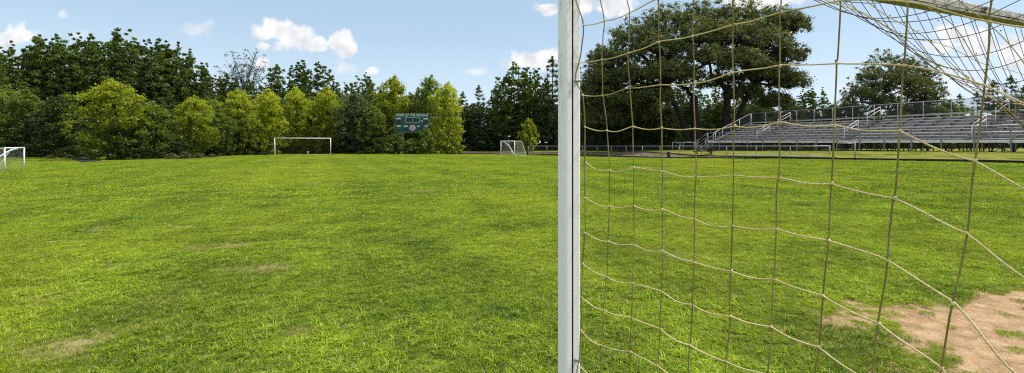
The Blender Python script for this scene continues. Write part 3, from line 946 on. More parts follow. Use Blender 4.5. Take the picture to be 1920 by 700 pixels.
def oak_tree(seed, mat, lobes, width, trunks, leaf=.105, per=56, clumps=160):
    """broad old oak: forked limbs and pads of foliage with gaps between"""
    trunk = MB(); cs, rs, tn = [], [], []
    stems = []
    for (bx, by), (tx, ty, tz), r0 in trunks:
        limb(trunk, (bx, by, -.3), (tx, ty, tz), r0, r0 * .62, .03, 6); stems.append(np.array([tx, ty, tz, r0]))
    for (lx, ly, lz, lr, lh) in lobes:
        lh *= 1.22; lr *= .97
        c = np.array([lx, ly, lz])
        st = min(stems, key=lambda s_: np.linalg.norm(s_[:3] - c))
        limb(trunk, st[:3], c - np.array([0, 0, lh * .3]), st[3] * .45, .06, .09, 6)
        for _ in range(clumps):
            d = rng.normal(0, 1, 3); d /= np.linalg.norm(d)
            if d[2] < -.35: d[2] *= -.6
            g_ = rng.uniform(.5, 1.12)
            p_ = c + d * np.array([lr, lr, lh]) * g_
            cs.append(p_); rs.append(rng.uniform(.15, .37)); tn.append(rng.random() * .6 + .4 * max(0, d[2]))  # upward clumps lighter: light from above put into the leaf tone
            if rng.random() < .10:
                limb(trunk, c - np.array([0, 0, lh * .3]), p_, .05, .012, .08, 4)
    cr = leaf_mesh("crown", [leaf_cloud(np.array(cs), rs, per, leaf, .85, .45, .6, np.array(tn))], mat)
    return trunk.mesh("trunk", M['bark'], True), cr

def bare_tree(mat):
    trunk = MB(); cs, rs = [], []
    limb(trunk, (0, 0, -.3), (0, 0, 6.6), .16, .05, .02, 8)
    for j in range(20):
        th = 2.4 * j + rng.normal(0, .3); z = 3.4 + 3.2 * j / 20; l_ = rng.uniform(.9, 1.9) * (1.1 - .35 * j / 20)
        e = np.array([l_ * math.cos(th), l_ * math.sin(th), min(9.6, z + rng.uniform(2.2, 3.3))])
        P = limb(trunk, (0, 0, z), e, .05, .014, .035)
        for k in range(11):
            s_ = P[rng.integers(2, 6)]; out = np.array([math.cos(th), math.sin(th), 0]) * rng.uniform(-.1, .5)
            e2 = s_ + out + np.array([rng.normal(0, .35), rng.normal(0, .35), rng.uniform(.3, 1.1)])
            e2[2] = min(e2[2], 10.0)
            limb(trunk, s_, e2, .016, .006, .05, 4)
            for q_ in range(2):
                e3 = e2 + np.array([rng.normal(0, .22), rng.normal(0, .22), rng.uniform(0, .4)])
                limb(trunk, e2, e3, .008, .005, .05, 3)
                if rng.random() < .7: cs.append(e3); rs.append(rng.uniform(.10, .26))
    cr = leaf_mesh("crown", [leaf_cloud(np.array(cs), rs, 9, .13, .8, .3)], mat)
    return trunk.mesh("trunk", M['twig'], True), cr

def shrub(mat, leaf=.5):
    trunk = MB(); cs, rs = [], []
    for j in range(9):
        th = rng.uniform(0, 6.28); l_ = rng.uniform(1.5, 4.5)
        limb(trunk, (0, 0, -.5), (l_ * math.cos(th), l_ * math.sin(th), rng.uniform(4, 9)), .12, .03, .08)
    for j in range(90):
        th = rng.uniform(0, 6.28); h = rng.random(); l_ = 5.5 * math.sqrt(max(0, 1 - h * h)) * rng.uniform(.3, 1.1)
        cs.append((l_ * math.cos(th), l_ * math.sin(th), .4 + h * 8.6)); rs.append(rng.uniform(.7, 1.5))
    cr = leaf_mesh("crown", [leaf_cloud(np.array(cs), rs, 34, leaf * 1.6, .8, .4)], mat)
    return trunk.mesh("trunk", M['bark'], True), cr

OAK1 = [(-1.6, 0, 8.3, 1.7, 1.2), (.6, .2, 8.7, 1.7, 1.1), (2.8, 0, 8.6, 1.7, 1.1), (5.0, .1, 8.4, 1.4, 1.0), (6.1, 0, 8.3, .9, .8), (-3.5, 0, 7.4, 1.6, 1.1), (-5.0, 0, 6.0, 1.4, 1.0), (-5.7, 0, 4.4, 1.1, .9),
        (-2.4, -1.0, 6.5, 1.7, 1.1), (-.2, -1.5, 7.2, 1.7, 1.0), (2.0, -1.4, 7.2, 1.7, 1.0), (4.0, -.9, 6.8, 1.6, .9), (5.7, 0, 6.2, 1.15, .8), (5.8, .1, 4.5, 1.1, .7), (4.2, -.6, 5.0, 1.4, .8), (2.2, -1.8, 5.6, 1.4, .7),
        (0, -2.0, 5.7, 1.4, .7), (-1.9, -1.8, 4.9, 1.4, .7), (-3.8, -.8, 4.8, 1.4, .8), (-4.4, -.4, 3.2, 1.2, .7), (-2.6, -1.0, 3.4, 1.2, .6), (3.6, .6, 3.8, 1.3, .6), (5.1, .3, 3.2, 1.0, .6), (1.2, 1.4, 7.0, 2.2, 1.4), (-2.0, 1.6, 6.2, 2.2, 1.4), (4.0, 1.4, 6.2, 2.0, 1.3),
        (-4.4, 1.2, 4.6, 1.8, 1.2), (0, 2.0, 5.0, 2.0, 1.0), (3.0, 2.0, 4.8, 1.8, .9), (-6.3, .4, 3.4, 1.0, .8), (-5.4, .6, 2.2, 1.2, .8), (-3.4, 1.4, 2.6, 1.4, .9)]
OAK2 = [(0, 0, 7.4, 2.2, 1.9), (-2.0, 0, 6.4, 1.9, 1.5), (2.1, 0, 7.0, 2.0, 1.5), (-3.3, 0, 4.9, 1.7, 1.2), (3.7, 0, 6.0, 1.6, 1.1), (-.4, -1.6, 6.0, 1.7, 1.1), (1.8, -1.5, 5.0, 1.7, .9), (4.3, .2, 4.4, 1.3, .8), (-4.3, .2, 3.6, 1.4, 1.0), (0, 1.6, 5.4, 2.1, 1.4), (-1.6, -1.2, 4.0, 1.5, .9), (1.2, -.6, 3.4, 1.5, .7), (3.0, -.4, 3.5, 1.4, .7)]
PROTO = {}
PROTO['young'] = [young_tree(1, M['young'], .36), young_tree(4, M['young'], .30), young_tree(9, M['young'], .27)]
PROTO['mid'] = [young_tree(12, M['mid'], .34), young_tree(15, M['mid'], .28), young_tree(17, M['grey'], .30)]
PROTO['tall'] = [tall_tree(2, M['dark']), tall_tree(5, M['dark'], .28), tall_tree(7, M['mid'], .2), tall_tree(8, M['mid'], .15, .185, .05, 7)]
PROTO['pine'] = [pine_tree(3, M['pine']), pine_tree(6, M['pine'], .17, .05, 18)]
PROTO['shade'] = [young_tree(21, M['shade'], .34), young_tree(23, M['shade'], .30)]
PROTO['oak'] = [oak_tree(1, M['oak'], OAK1, 6.5, [((.1, 0), (.05, 0, 3.6), .36), ((2.0, .6), (2.3, .5, 3.8), .32), ((.1, .1), (-1.6, 0, 4.4), .22), ((2.1, .6), (3.7, .2, 4.6), .2)]),
                oak_tree(2, M['oak'], OAK2, 5.5, [((0, 0), (0, 0, 3.0), .4), ((0, 0), (-1.5, 0, 4.2), .22), ((0, 0), (1.6, 0, 4.2), .22)], .12, 46, 140)]
PROTO['bare'] = [bare_tree(M['grey'])]
PROTO['shrub'] = [shrub(M['mid']), shrub(M['young']), shrub(M['weed']), shrub(M['shade'])]

def plant(kind, var, u, vtop, Yd, wpx=None, name=None, label=None, cat="tree", group=None, rz=None, vfoot=None, natw=None):
    """u: bearing, vtop: height of its tip, Yd: distance down the view; wpx: spread"""
    x_ = (u - 960) / FOC * Yd
    z_ = float(ground(x_, Yd))
    H = EYE + (268 - vtop) / FOC * Yd - z_
    s = H / 10.0
    tr, cr = PROTO[kind][var]
    o = empty(name or "broadleaf_tree", (x_, Yd, z_ - .05), rng.uniform(0, 6.28) if rz is None else rz)
    if wpx and natw:
        w_ = wpx / FOC * Yd / natw
    else:
        w_ = s
    o.scale = (w_, w_, s)
    tag(o, label, cat, group)
    for nm, me_ in (("trunk", tr), ("crown", cr)):
        link(bpy.data.objects.new(nm, me_), o)
    return o
NW = {('shade', 0): 6.9, ('young', 0): 7.2, ('young', 1): 6.2, ('young', 2): 5.6, ('mid', 0): 6.9, ('mid', 1): 5.9, ('mid', 2): 6.2}
# the row of young trees along the pitch
row = [
 ('shade', 0, 112, 178, 53, 100, "dark rounded tree left of the big bright round tree"),
 ('young', 0, 213, 147, 48.5, 128, "large round bright green tree, the fullest of the front row"),
 ('mid', 1, 282, 188, 52, 88, "dull green tree leaning against the right of the big round tree"),
 ('young', 1, 366, 178, 57, 78, "bright tree with pale skirt standing between two dull ones"),
 ('mid', 0, 410, 205, 62, 60, "low shadowy tree in the front row left of the far goal"),
 ('young', 0, 446, 166, 66, 88, "broad yellow-green tree first to the left of the far goal"),
 ('young', 2, 502, 164, 70, 62, "slim yellow-green tree over the left post of the far goal"),
 ('young', 1, 556, 162, 76, 72, "yellow-green tree over the middle of the far goal crossbar"),
 ('young', 2, 612, 160, 77, 62, "yellow-green tree over the right post of the far goal"),
 ('mid', 2, 664, 168, 76, 82, "greyish green tree right of the far goal"),
 ('young', 1, 738, 141, 79, 84, "tall bright tree standing behind the scoreboard"),
 ('mid', 1, 700, 196, 75, 60, "short dull tree beside the left edge of the scoreboard"),
 ('mid', 1, 804, 139, 80, 62, "dark pointed tree rising behind the right end of the scoreboard"),
 ('young', 1, 838, 152, 75, 70, "sunlit tree closing the right end of the front row"),
]
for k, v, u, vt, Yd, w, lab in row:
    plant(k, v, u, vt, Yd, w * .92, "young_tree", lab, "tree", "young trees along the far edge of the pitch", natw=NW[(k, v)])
plant('shrub', 1, 990, 219, 88, 40, "young_tree", "small bright sapling by the box goal against dark woods", "tree", natw=11)
# shrubs round the scoreboard and along the foot of the row
for u, vt, Yd, w, var, lab in ((800, 238, 71.5, 46, 0, "leafy bush covering the lower right corner of the scoreboard"), (742, 249, 72.5, 44, 0, "bush growing up to the lower left corner of the scoreboard"),
                          (770, 258, 72, 46, 0, "dark bush below the scoreboard"), (850, 246, 72.5, 40, 1, "bright bush at the foot of the last front tree")):
    plant('shrub', var, u, vt, Yd, w, "shrub", lab, "shrub", natw=11)
for i, (u, vt, Yd, w, var) in enumerate(((30, 262, 60, 70, 0), (85, 262, 58, 60, 0), (150, 270, 52, 50, 0), (245, 262, 49, 70, 0), (330, 262, 53, 60, 0), (405, 262, 62, 60, 0), (470, 262, 68, 60, 0), (520, 256, 76, 50, 0),
                          (560, 254, 79, 60, 0), (610, 256, 79, 60, 0), (645, 258, 76, 50, 0), (690, 258, 75, 60, 0), (905, 268, 97, 50, 0), (950, 262, 99, 50, 0), (1030, 266, 96, 60, 0), (1080, 264, 96, 60, 0), (1150, 262, 92, 80, 0), (1215, 262, 90, 70, 0))):
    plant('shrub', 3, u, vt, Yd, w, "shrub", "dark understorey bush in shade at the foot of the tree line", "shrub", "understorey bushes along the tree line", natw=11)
for u, vt, Yd, w in ((322, 286, 50.5, 24), (345, 284, 51.5, 26), (372, 286, 53.5, 22), (398, 288, 56, 20), (96, 289, 51, 18), (132, 289, 51, 22)):
    plant('shrub', 2, u, vt, Yd, w, "weed_clump", "pale clump of tall weeds at the edge of the mown grass", "weeds", "weed clumps along the left tree line", natw=11)
# tall woods behind
woods = [
 ('tall', 1, 8, 118, 70), ('tall', 0, 34, 92, 78), ('tall', 0, 62, 80, 80), ('tall', 1, 100, 64, 80), ('tall', 0, 140, 64, 82), ('tall', 2, 168, 88, 80),
 ('tall', 1, 212, 56, 80), ('tall', 0, 246, 64, 82), ('tall', 1, 275, 72, 80), ('tall', 0, 306, 78, 84), ('tall', 2, 338, 88, 84), ('tall', 0, 368, 118, 84), ('tall', 1, 402, 130, 90), ('tall', 2, 430, 146, 90),
 ('tall', 0, 484, 150, 92), ('tall', 1, 540, 115, 96), ('tall', 1, 584, 112, 97), ('tall', 2, 634, 150, 96), ('tall', 2, 682, 138, 92), ('tall', 0, 706, 158, 96),
 ('mid', 0, 12, 160, 62), ('mid', 0, 48, 168, 60), ('tall', 1, -40, 110, 74), ('tall', 0, -90, 100, 76), ('mid', 0, -50, 170, 60), ('tall', 0, -150, 110, 76), ('shade', 0, 70, 205, 60), ('shade', 1, 140, 205, 62), ('shade', 1, 330, 190, 66), ('shade', 1, 465, 190, 76), ('shade', 0, 520, 196, 84), ('shade', 0, 590, 196, 86), ('shade', 0, 640, 200, 84), ('shade', 0, 765, 180, 84), ('shade', 1, 245, 195, 60), ('shade', 1, 178, 215, 58), ('mid', 1, 395, 182, 66), ('mid', 0, 478, 180, 78), ('mid', 1, 530, 184, 84), ('mid', 0, 585, 182, 86), ('mid', 1, 640, 180, 84), ('mid', 0, 715, 178, 88), ('mid', 1, 775, 172, 88), ('shade', 0, 400, 195, 72),
]
for k, v, u, vt, Yd in woods:
    plant(k, v, u, vt, Yd, None, "woodland_tree", "dark woodland tree standing behind the bright front row", "tree", "woodland trees behind the front row")
plant('bare', 0, 457, 97, 92, None, "sparse_tree", "half bare tree with thin grey branches against the sky", "tree")
rw_ = [
 ('pine', 0, 868, 172, 104), ('pine', 0, 898, 160, 100), ('pine', 1, 922, 178, 100), ('tall', 3, 946, 128, 98), ('tall', 3, 969, 104, 98), ('tall', 2, 1000, 126, 98), ('pine', 0, 1036, 106, 94), ('tall', 3, 1016, 150, 96),
 ('pine', 0, 1078, 112, 92), ('pine', 1, 1108, 96, 92), ('pine', 0, 1135, 118, 92), ('pine', 0, 1165, 130, 96), ('tall', 0, 1205, 140, 94), ('tall', 0, 1240, 160, 98), ('tall', 2, 1400, 165, 100), ('tall', 2, 1345, 160, 100), ('tall', 0, 1290, 150, 98), ('shade', 0, 1180, 190, 86), ('shade', 1, 1250, 200, 88), ('shade', 1, 1330, 196, 90), ('shade', 1, 1390, 195, 88), ('shade', 0, 1215, 185, 84), ('shade', 1, 1290, 190, 84), ('shade', 0, 1355, 190, 84), ('pine', 1, 1122, 84, 90), ('pine', 0, 1150, 100, 90), ('shade', 1, 1130, 185, 84), ('shade', 0, 1420, 192, 82), ('shade', 1, 1120, 165, 76), ('shade', 0, 1165, 172, 75), ('shade', 1, 1212, 180, 75), ('shade', 0, 1255, 195, 76), ('shade', 0, 1445, 200, 84),
 ('shade', 0, 885, 200, 102), ('shade', 1, 930, 205, 102), ('shade', 1, 975, 200, 102), ('shade', 0, 1040, 195, 100), ('shade', 0, 1100, 195, 96),
]
for k, v, u, vt, Yd in rw_:
    nm = "pine_tree" if k == 'pine' else "woodland_tree"
    lab = "dark pine in the woods between the young trees and the old oak" if k == 'pine' else "woodland broadleaf tree rising behind the track"
    plant(k, v, u, vt, Yd, None, nm, lab, "tree", "pines behind the track" if k == 'pine' else "broadleaf woodland behind the track")
# the wood goes on behind, a mass nobody could count
fc, fr_, ft = [], [], []
for u_ in np.arange(-500, 2500, 7):
    for k in range(16):
        Yd = rng.uniform(96, 122) if u_ < 850 else rng.uniform(104, 130)
        if u_ < 300: Yd = rng.uniform(86, 104)
        x_ = (u_ + rng.uniform(-6, 6) - 960) / FOC * Yd
        top = 9.0 + 3.0 * vnoise(u_ / 28.0, .5, 4) + (1.5 if u_ < 700 else 0) - (2.5 if 1450 < u_ < 1850 else 0)
        fc.append((x_, Yd, rng.random() * top)); fr_.append(rng.uniform(.9, 1.7)); ft.append(rng.random() * .6)
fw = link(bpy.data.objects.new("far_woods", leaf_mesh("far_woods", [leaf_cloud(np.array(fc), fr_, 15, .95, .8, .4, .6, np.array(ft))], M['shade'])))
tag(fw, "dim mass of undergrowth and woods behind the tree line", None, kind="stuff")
# old oak and the trees behind the stand
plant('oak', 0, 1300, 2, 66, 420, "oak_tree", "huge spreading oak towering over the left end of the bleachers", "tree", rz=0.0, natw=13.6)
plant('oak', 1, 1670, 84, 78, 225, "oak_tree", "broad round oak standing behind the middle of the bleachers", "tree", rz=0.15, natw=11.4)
plant('tall', 0, 1522, 164, 92, 70, "woodland_tree", "small tree against the sky between the two oaks", "tree", natw=5.5)
for k, v, u, vt, Yd in (('shade', 0, 1482, 190, 80), ('shade', 1, 1560, 196, 80), ('shade', 0, 1600, 200, 76), ('mid', 0, 1740, 196, 78), ('pine', 0, 1800, 176, 80), ('mid', 0, 1780, 186, 74), ('pine', 0, 1832, 172, 78), ('pine', 0, 1862, 150, 76), ('pine', 0, 1896, 142, 74), ('pine', 1, 1920, 160, 70),
                       ('pine', 0, 1950, 150, 70), ('mid', 0, 1990, 170, 66), ('pine', 0, 2040, 150, 66), ('mid', 0, 1690, 205, 74), ('mid', 0, 1640, 205, 76)):
    nm = "pine_tree" if k == 'pine' else "woodland_tree"
    plant(k, v, u, vt, Yd, None, nm, "dark pine behind the right half of the bleachers" if k == 'pine' else "low broadleaf tree behind the bleachers", "tree", "pines behind the bleachers" if k == 'pine' else "low trees behind the bleachers")

# ------------------------------------------------------------------ track, kerbs, path
def strip(name, inner, outer, dz_, mat, label):
    inner = catmull([(*p, 0) for p in inner], 10)[:, :2]; outer = catmull([(*p, 0) for p in outer], 10)[:, :2]
    n = len(inner); W_ = 9
    v, f = [], []
    for i in range(n):
        for k in range(W_):
            p = inner[i] + (outer[i] - inner[i]) * k / (W_ - 1)
            v.append((p[0], p[1], float(ground(*p)) + dz_))
    for i in range(n - 1):
        for k in range(W_ - 1):
            f.append((i * W_ + k, (i + 1) * W_ + k, (i + 1) * W_ + k + 1, i * W_ + k + 1))
    o = MB().add(v, f).build(name, mat, None, True)
    return tag(o, label, None, kind="structure")
NE = [(-10, 73), (0, 70), (7.5, 66), (13, 55), (17, 43), (21.6, 31.9), (25.1, 23.2), (28, 14), (30, 5)]
M['track'] = simple('cinder_track', (.075, .052, .042), (.24, .18, .145), 2.2, .95, 0, .1, .5)
M['asphalt'] = simple('old_asphalt', (.020, .018, .022), (.050, .045, .052), 2.0, .95, 0, .1, .4)
strip("track", NE[:6], [(-10, 84), (2, 79.5), (10.5, 72), (15.8, 58), (18.8, 44.5), (22.3, 32.3)], .03, M['track'], "pinkish cinder running track beyond the pitch")
def kerb(name, path, h, w, label):
    P = catmull([(*p, 0) for p in path], 14)
    P[:, 2] = ground(P[:, 0], P[:, 1])
    mb = MB(); n = len(P)
    tn = np.gradient(P[:, :2], axis=0); tn /= np.linalg.norm(tn, axis=1, keepdims=True)
    sd = np.stack([-tn[:, 1], tn[:, 0]], 1) * w / 2
    v = []
    for i in range(n):
        v += [(P[i, 0] - sd[i, 0], P[i, 1] - sd[i, 1], P[i, 2] - .06), (P[i, 0] + sd[i, 0], P[i, 1] + sd[i, 1], P[i, 2] - .06),
              (P[i, 0] + sd[i, 0], P[i, 1] + sd[i, 1], P[i, 2] + h), (P[i, 0] - sd[i, 0], P[i, 1] - sd[i, 1], P[i, 2] + h)]
    f = []
    for i in range(n - 1):
        for k in range(4):
            f.append((i * 4 + k, i * 4 + (k + 1) % 4, i * 4 + 4 + (k + 1) % 4, i * 4 + 4 + k))
    o = mb.add(v, f).build(name, M['black_rubber'], None)
    return tag(o, label, None, kind="structure")
kerb("kerb", [(x_ + .35, y_ + .15) for x_, y_ in NE], .13, .30, "black rubber kerb along the near edge of the track")
kerb("kerb", [(-9.5, 84.3), (2.2, 79.8), (10.7, 72.3), (16.0, 58.2), (19.0, 44.8), (22.6, 33)], .10, .2, "black rubber kerb along the far edge of the track")
ap = MB()
c4 = [(-49.6, 53), (-37.4, 41.0), (-38.2, 44), (-46.0, 52.0)]
v = []
for i in range(7):
    for k in range(7):
        a_ = np.array(c4[0]) * (1 - k / 6) + np.array(c4[3]) * k / 6; b_ = np.array(c4[1]) * (1 - k / 6) + np.array(c4[2]) * k / 6
        p = a_ * (1 - i / 6) + b_ * i / 6
        v.append((p[0], p[1], float(ground(*p)) + .075))
f = [(i * 7 + k, (i + 1) * 7 + k, (i + 1) * 7 + k + 1, i * 7 + k + 1) for i in range(6) for k in range(6)]
tag(ap.add(v, f).build("path", M['asphalt'], None, True), "dark asphalt path end beside the left trees", None, kind="structure")

# ------------------------------------------------------------------ chain link fence
fence = empty("chain_link_fence", (0, 0, 0))
tag(fence, "low galvanised chain link fence along the track before the bleachers", "fence")
fp = catmull([(2.5, 73.0, 0), (9.5, 68.5, 0), (14.8, 58, 0), (19.2, 47, 0), (24.2, 36.0, 0)], 5)
ln = np.cumsum([0] + [np.linalg.norm(fp[i + 1] - fp[i]) for i in range(len(fp) - 1)])
npst = int(ln[-1] / 3.0) + 1
ds = np.linspace(0, ln[-1], npst)
pos = np.stack([np.interp(ds, ln, fp[:, 0]), np.interp(ds, ln, fp[:, 1])], 1)
gz = ground(pos[:, 0], pos[:, 1])
tops = 1.74 - 6.2 * pos[:, 1] / FOC
MB().tube(np.stack([pos[:, 0], pos[:, 1], tops], 1), .035, 8).build("top_rail", M['galv'], fence, True)
for i in range(npst):
    MB().tube([(pos[i, 0], pos[i, 1], gz[i] - .1), (pos[i, 0], pos[i, 1], tops[i] + .03)], .05 if i in (0, npst - 1) else .035, 8).build("post", M['galv'], fence, True)
for i in range(npst - 1):
    uvquad("mesh_panel", [(*pos[i], gz[i] + .03), (*pos[i + 1], gz[i + 1] + .03), (*pos[i + 1], tops[i + 1]), (*pos[i], tops[i])], M['chain'], fence)
xe, ye = 23.6, 32.5
gp = empty("fence_post", (xe, ye, float(ground(xe, ye))))
tag(gp, "lone galvanised fence post in front of the bleachers, right of the fence end", "fence post")
MB().tube([(0, 0, -.1), (0, 0, 1.08), (0, 0, 1.10)], [.045, .045, .02], 8).build("post", M['galv'], gp, True)
MB().tube([(0, 0, 1.0), (-.9, .55, 1.0)], .025, 6).build("hinge_arm", M['galv'], gp, True)

# ------------------------------------------------------------------ bleachers
q0, p0 = 40.0, 40.7
bl_xy = CC * q0 + A * p0
BZ = 0.85
BL = empty("bleachers", (bl_xy[0], bl_xy[1], BZ), math.atan2(-A[1], -A[0]))    # local x towards the camera, local y up the rows
tag(BL, "long grey aluminium bleachers on steel frames with railings and aisles", "bleachers")
LEN = 34.0; NR = 9; DY = .60; RISE = .25
zd = 1.74 - BZ                        # underside of the front walkway
aisles = [5.3, 14.0, 22.5, 31.0]
AW = 1.15
def spans():
    s_ = []; x_ = .1
    for a_ in aisles:
        s_.append((x_, a_ - AW / 2)); x_ = a_ + AW / 2
    s_.append((x_, LEN - .1))
    return s_
bevel(MB().box((0, -.04, zd), (LEN, .0, zd + .17)).build("fascia", M['alu_bright'], BL), .01)
bevel(MB().box((0, .002, zd + .03), (LEN, 1.16, zd + .09)).build("walkway", M['alu'], BL), .01)
def seat_y(i): return 1.45 + DY * i
def seat_z(i): return zd + .30 + RISE * i
bright = {(1, 2), (2, 2), (3, 2), (0, 2)}
for i in range(NR):
    for j, (xa, xb) in enumerate(spans()):
        y_, z_ = seat_y(i), seat_z(i)
        m = M['alu_bright'] if (i == 3 and j == 2) or (i == 1 and j == 2) else M['alu']
        bevel(MB().box((xa, y_ - .13, z_ - .045), (xb, y_ + .13, z_)).build("seat", m, BL), .008)
    if i < NR - 1:
        y_, z_ = seat_y(i) + .36, seat_z(i) - .20
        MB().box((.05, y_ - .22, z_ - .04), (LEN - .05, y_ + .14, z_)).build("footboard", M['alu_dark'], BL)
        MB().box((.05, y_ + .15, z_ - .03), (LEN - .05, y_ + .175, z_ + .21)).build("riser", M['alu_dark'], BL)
for a_ in aisles:                     # aisle steps
    for i in range(NR):
        y_, z_ = seat_y(i), seat_z(i) - .085
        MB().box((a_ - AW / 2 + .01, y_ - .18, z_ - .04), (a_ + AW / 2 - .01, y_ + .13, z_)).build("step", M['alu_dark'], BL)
nf = 30
xs = np.linspace(.06, LEN - .06, nf)
for x_ in xs:                         # steel frames under the rows
    fb = MB()
    for y_ in (1.3, 2.9, 4.5, 6.1):
        zt = seat_z(0) - .40 + (y_ - 1.45) / DY * RISE
        fb.bar((x_, y_, -.6), (x_, y_, zt), .06)
    fb.bar((x_, .1, .16), (x_, 6.3, .16), .08)
    fb.bar((x_, .5, zd - .05), (x_, 6.3, seat_z(NR - 1) - .2), .07)
    fb.bar((x_, 1.3, .2), (x_, 4.5, seat_z(5) - .3), .05)
    fb.build("support_frame", M['frame_steel'], BL)
sill = MB()
for y_ in (.12, 3.1, 6.25): sill.box((0, y_ - .11, -.30), (LEN, y_ + .11, .24))
sill.build("ground_sill", M['black_rubber'], BL)
for k in range(nf - 1):               # cross bracing along the back and front
    for w_ in ([0, 1] if k % 2 == 0 else []):
        br = MB()
        if w_:
            br.bar((xs[k], 1.365, .2), (xs[k + 1], 1.365, zd), .04); br.bar((xs[k + 1], 1.33, .2), (xs[k], 1.33, zd), .04)
        else:
            br.bar((xs[k], 6.155, .3), (xs[k + 1], 6.155, 1.9), .05); br.bar((xs[k + 1], 6.2, .3), (xs[k], 6.2, 1.9), .05)
        br.build("cross_brace", M['frame_steel'], BL)
# front rail
zr = 1.74 + 1.11 - BZ
fr = MB()
for z_ in (zr, zr - .42): fr.tube([(0, -.06, z_), (LEN, -.06, z_)], .026, 8)
fr.build("front_rail", M['galv'], BL, True)
for x_ in np.linspace(.03, LEN - .03, 20):
    MB().box((x_ - .035, -.115, -.4), (x_ + .035, -.046, zr - .02)).build("rail_post", M['post_steel'], BL)
uvquad("rail_mesh", [(0, -.06, zd + .18), (LEN, -.06, zd + .18), (LEN, -.06, zr - .44), (0, -.06, zr - .44)], M['chain'], BL)
# back guard rail
zb = 1.74 + 3.42 - BZ; yb = seat_y(NR - 1) + .32; zbl = seat_z(NR - 1) + .02
b_ = MB()
for z_ in (zb, zbl + .05): b_.tube([(0, yb, z_), (LEN, yb, z_)], .03, 8)
b_.build("back_rail", M['galv'], BL, True)
for x_ in np.linspace(.03, LEN - .03, 19):
    MB().tube([(x_, yb + .05, .2), (x_, yb + .05, zb)], .032, 8).build("back_post", M['galv'], BL, True)
uvquad("back_mesh", [(0, yb, zbl), (LEN, yb, zbl), (LEN, yb, zb), (0, yb, zb)], M['chain_dark'], BL)
# side guard at the left end, sloping with the rows
def slope(y_): return zr + (zb - zr) * max(0, (y_ - .9)) / (yb - .9)
for x_ in (-.03, LEN + .03):
    sd = MB()
    sd.tube([(x_, -.06, zr), (x_, .9, zr), (x_, yb, zb)], .028, 8); sd.tube([(x_, -.06, zr - .9), (x_, .9, zr - .9), (x_, yb, zb - 1.0)], .024, 8)
    for y_ in (.9, 2.2, 3.5, 4.8, yb): sd.tube([(x_, y_, .0), (x_, y_, slope(y_))], .028, 8)
    sd.build("side_rail", M['galv'], BL, True)
    uvquad("side_mesh", [(x_, .9, zr - .9), (x_, yb, zb - 1.0), (x_, yb, zb), (x_, .9, zr)], M['chain_dark'], BL)
# handrails in the aisles
for a_ in aisles:
    for i0, i1 in ((0, 3), (5, 8)):
        y0_, y1_ = seat_y(i0) - .1, seat_y(i1) - .1; z0_, z1_ = seat_z(i0), seat_z(i1)
        h = MB()
        for dz1 in (.62, .92):
            h.tube([(a_, y0_, z0_ + dz1), (a_, y1_, z1_ + dz1)], .028, 8)
        h.tube([(a_, y0_, z0_ - .15), (a_, y0_, z0_ + .92)], .028, 8); h.tube([(a_, y1_, z1_ - .15), (a_, y1_, z1_ + .92)], .028, 8)
        h.build("aisle_handrail", M['alu'], BL, True)
# stairs off the left end and the landing below
for k in range(5):
    MB().box((-.30 * (k + 1), .1, zd + .05 - .175 * (k + 1)), (-.30 * k - .005, 1.1, zd + .09 - .175 * (k + 1))).build("stair_tread", M['alu'], BL)
for y_ in (.04, 1.16):
    st = MB()
    for dz1 in (1.05, .7, .35): st.tube([(0, y_, zd + dz1 + .05), (-1.5, y_, zd - .87 + dz1 + .05)], .026, 8)
    st.tube([(0, y_, 0), (0, y_, zd + 1.1)], .03, 8); st.tube([(-1.5, y_, -.3), (-1.5, y_, .2 + 1.05)], .03, 8)
    st.build("stair_rail", M['galv'], BL, True)
    MB().bar((0, y_, zd), (-1.5, y_, zd - .87), .05, .2).build("stringer", M['dull_steel'], BL)
RP = empty("ramp", (bl_xy[0] + A[0] * 1.55 - .1, bl_xy[1] + A[1] * 1.55 - .1, BZ), R(176))
tag(RP, "low landing with pipe railing at the foot of the bleacher stairs", "ramp")
bevel(MB().box((-.1, -1.0, -.22), (2.55, .15, -.08)).build("deck", M['alu_dark'], RP), .01)
rr_ = MB()
for y_ in (-.95, .1):
    for z_ in (.95, .5): rr_.tube([(0, y_, z_), (2.45, y_, z_)], .03, 8)
    for x_ in ((0, 1.25, 2.45) if y_ < 0 else (.1, 1.9)): rr_.tube([(x_, y_, -.35), (x_, y_, .95)], .03, 8)
rr_.build("railing", M['galv'], RP, True)

# ------------------------------------------------------------------ things by the fence
def at(u, Yd):
    x_ = (u - 960) / FOC * Yd
    return x_, Yd, float(ground(x_, Yd))
pt = empty("picnic_table", at(1319, 46.5), R(-8))
tag(pt, "dark wooden picnic table with crossed legs by the fence", "picnic table")
bevel(MB().box((-.95, -.38, .70), (.95, .38, .75)).build("table_top", M['wood'], pt), .01)
for s_ in (-1, 1):
    bevel(MB().box((-.95, s_ * .72 - .14, .41), (.95, s_ * .72 + .14, .45)).build("bench", M['wood'], pt), .01)
    lg = MB()
    lg.bar((s_ * .68, -.66, -.05), (s_ * .68, .3, .69), .06, .1); lg.bar((s_ * .68 + .065, .66, -.05), (s_ * .68 + .065, -.3, .69), .06, .1)
    lg.bar((s_ * .68 - .065, -.8, .36), (s_ * .68 - .065, .8, .36), .05, .09)
    lg.bar((s_ * .66, 0, .36), (s_ * .1, 0, .68), .05, .08)
    lg.build("leg", M['wood'], pt)
bn = empty("bench", at(1452, 36.3), R(-30))
tag(bn, "long low grey plank bench on the grass before the bleachers", "bench")
bevel(MB().box((-3.1, -.16, .24), (3.1, .16, .30)).build("seat", M['alu'], bn), .01)
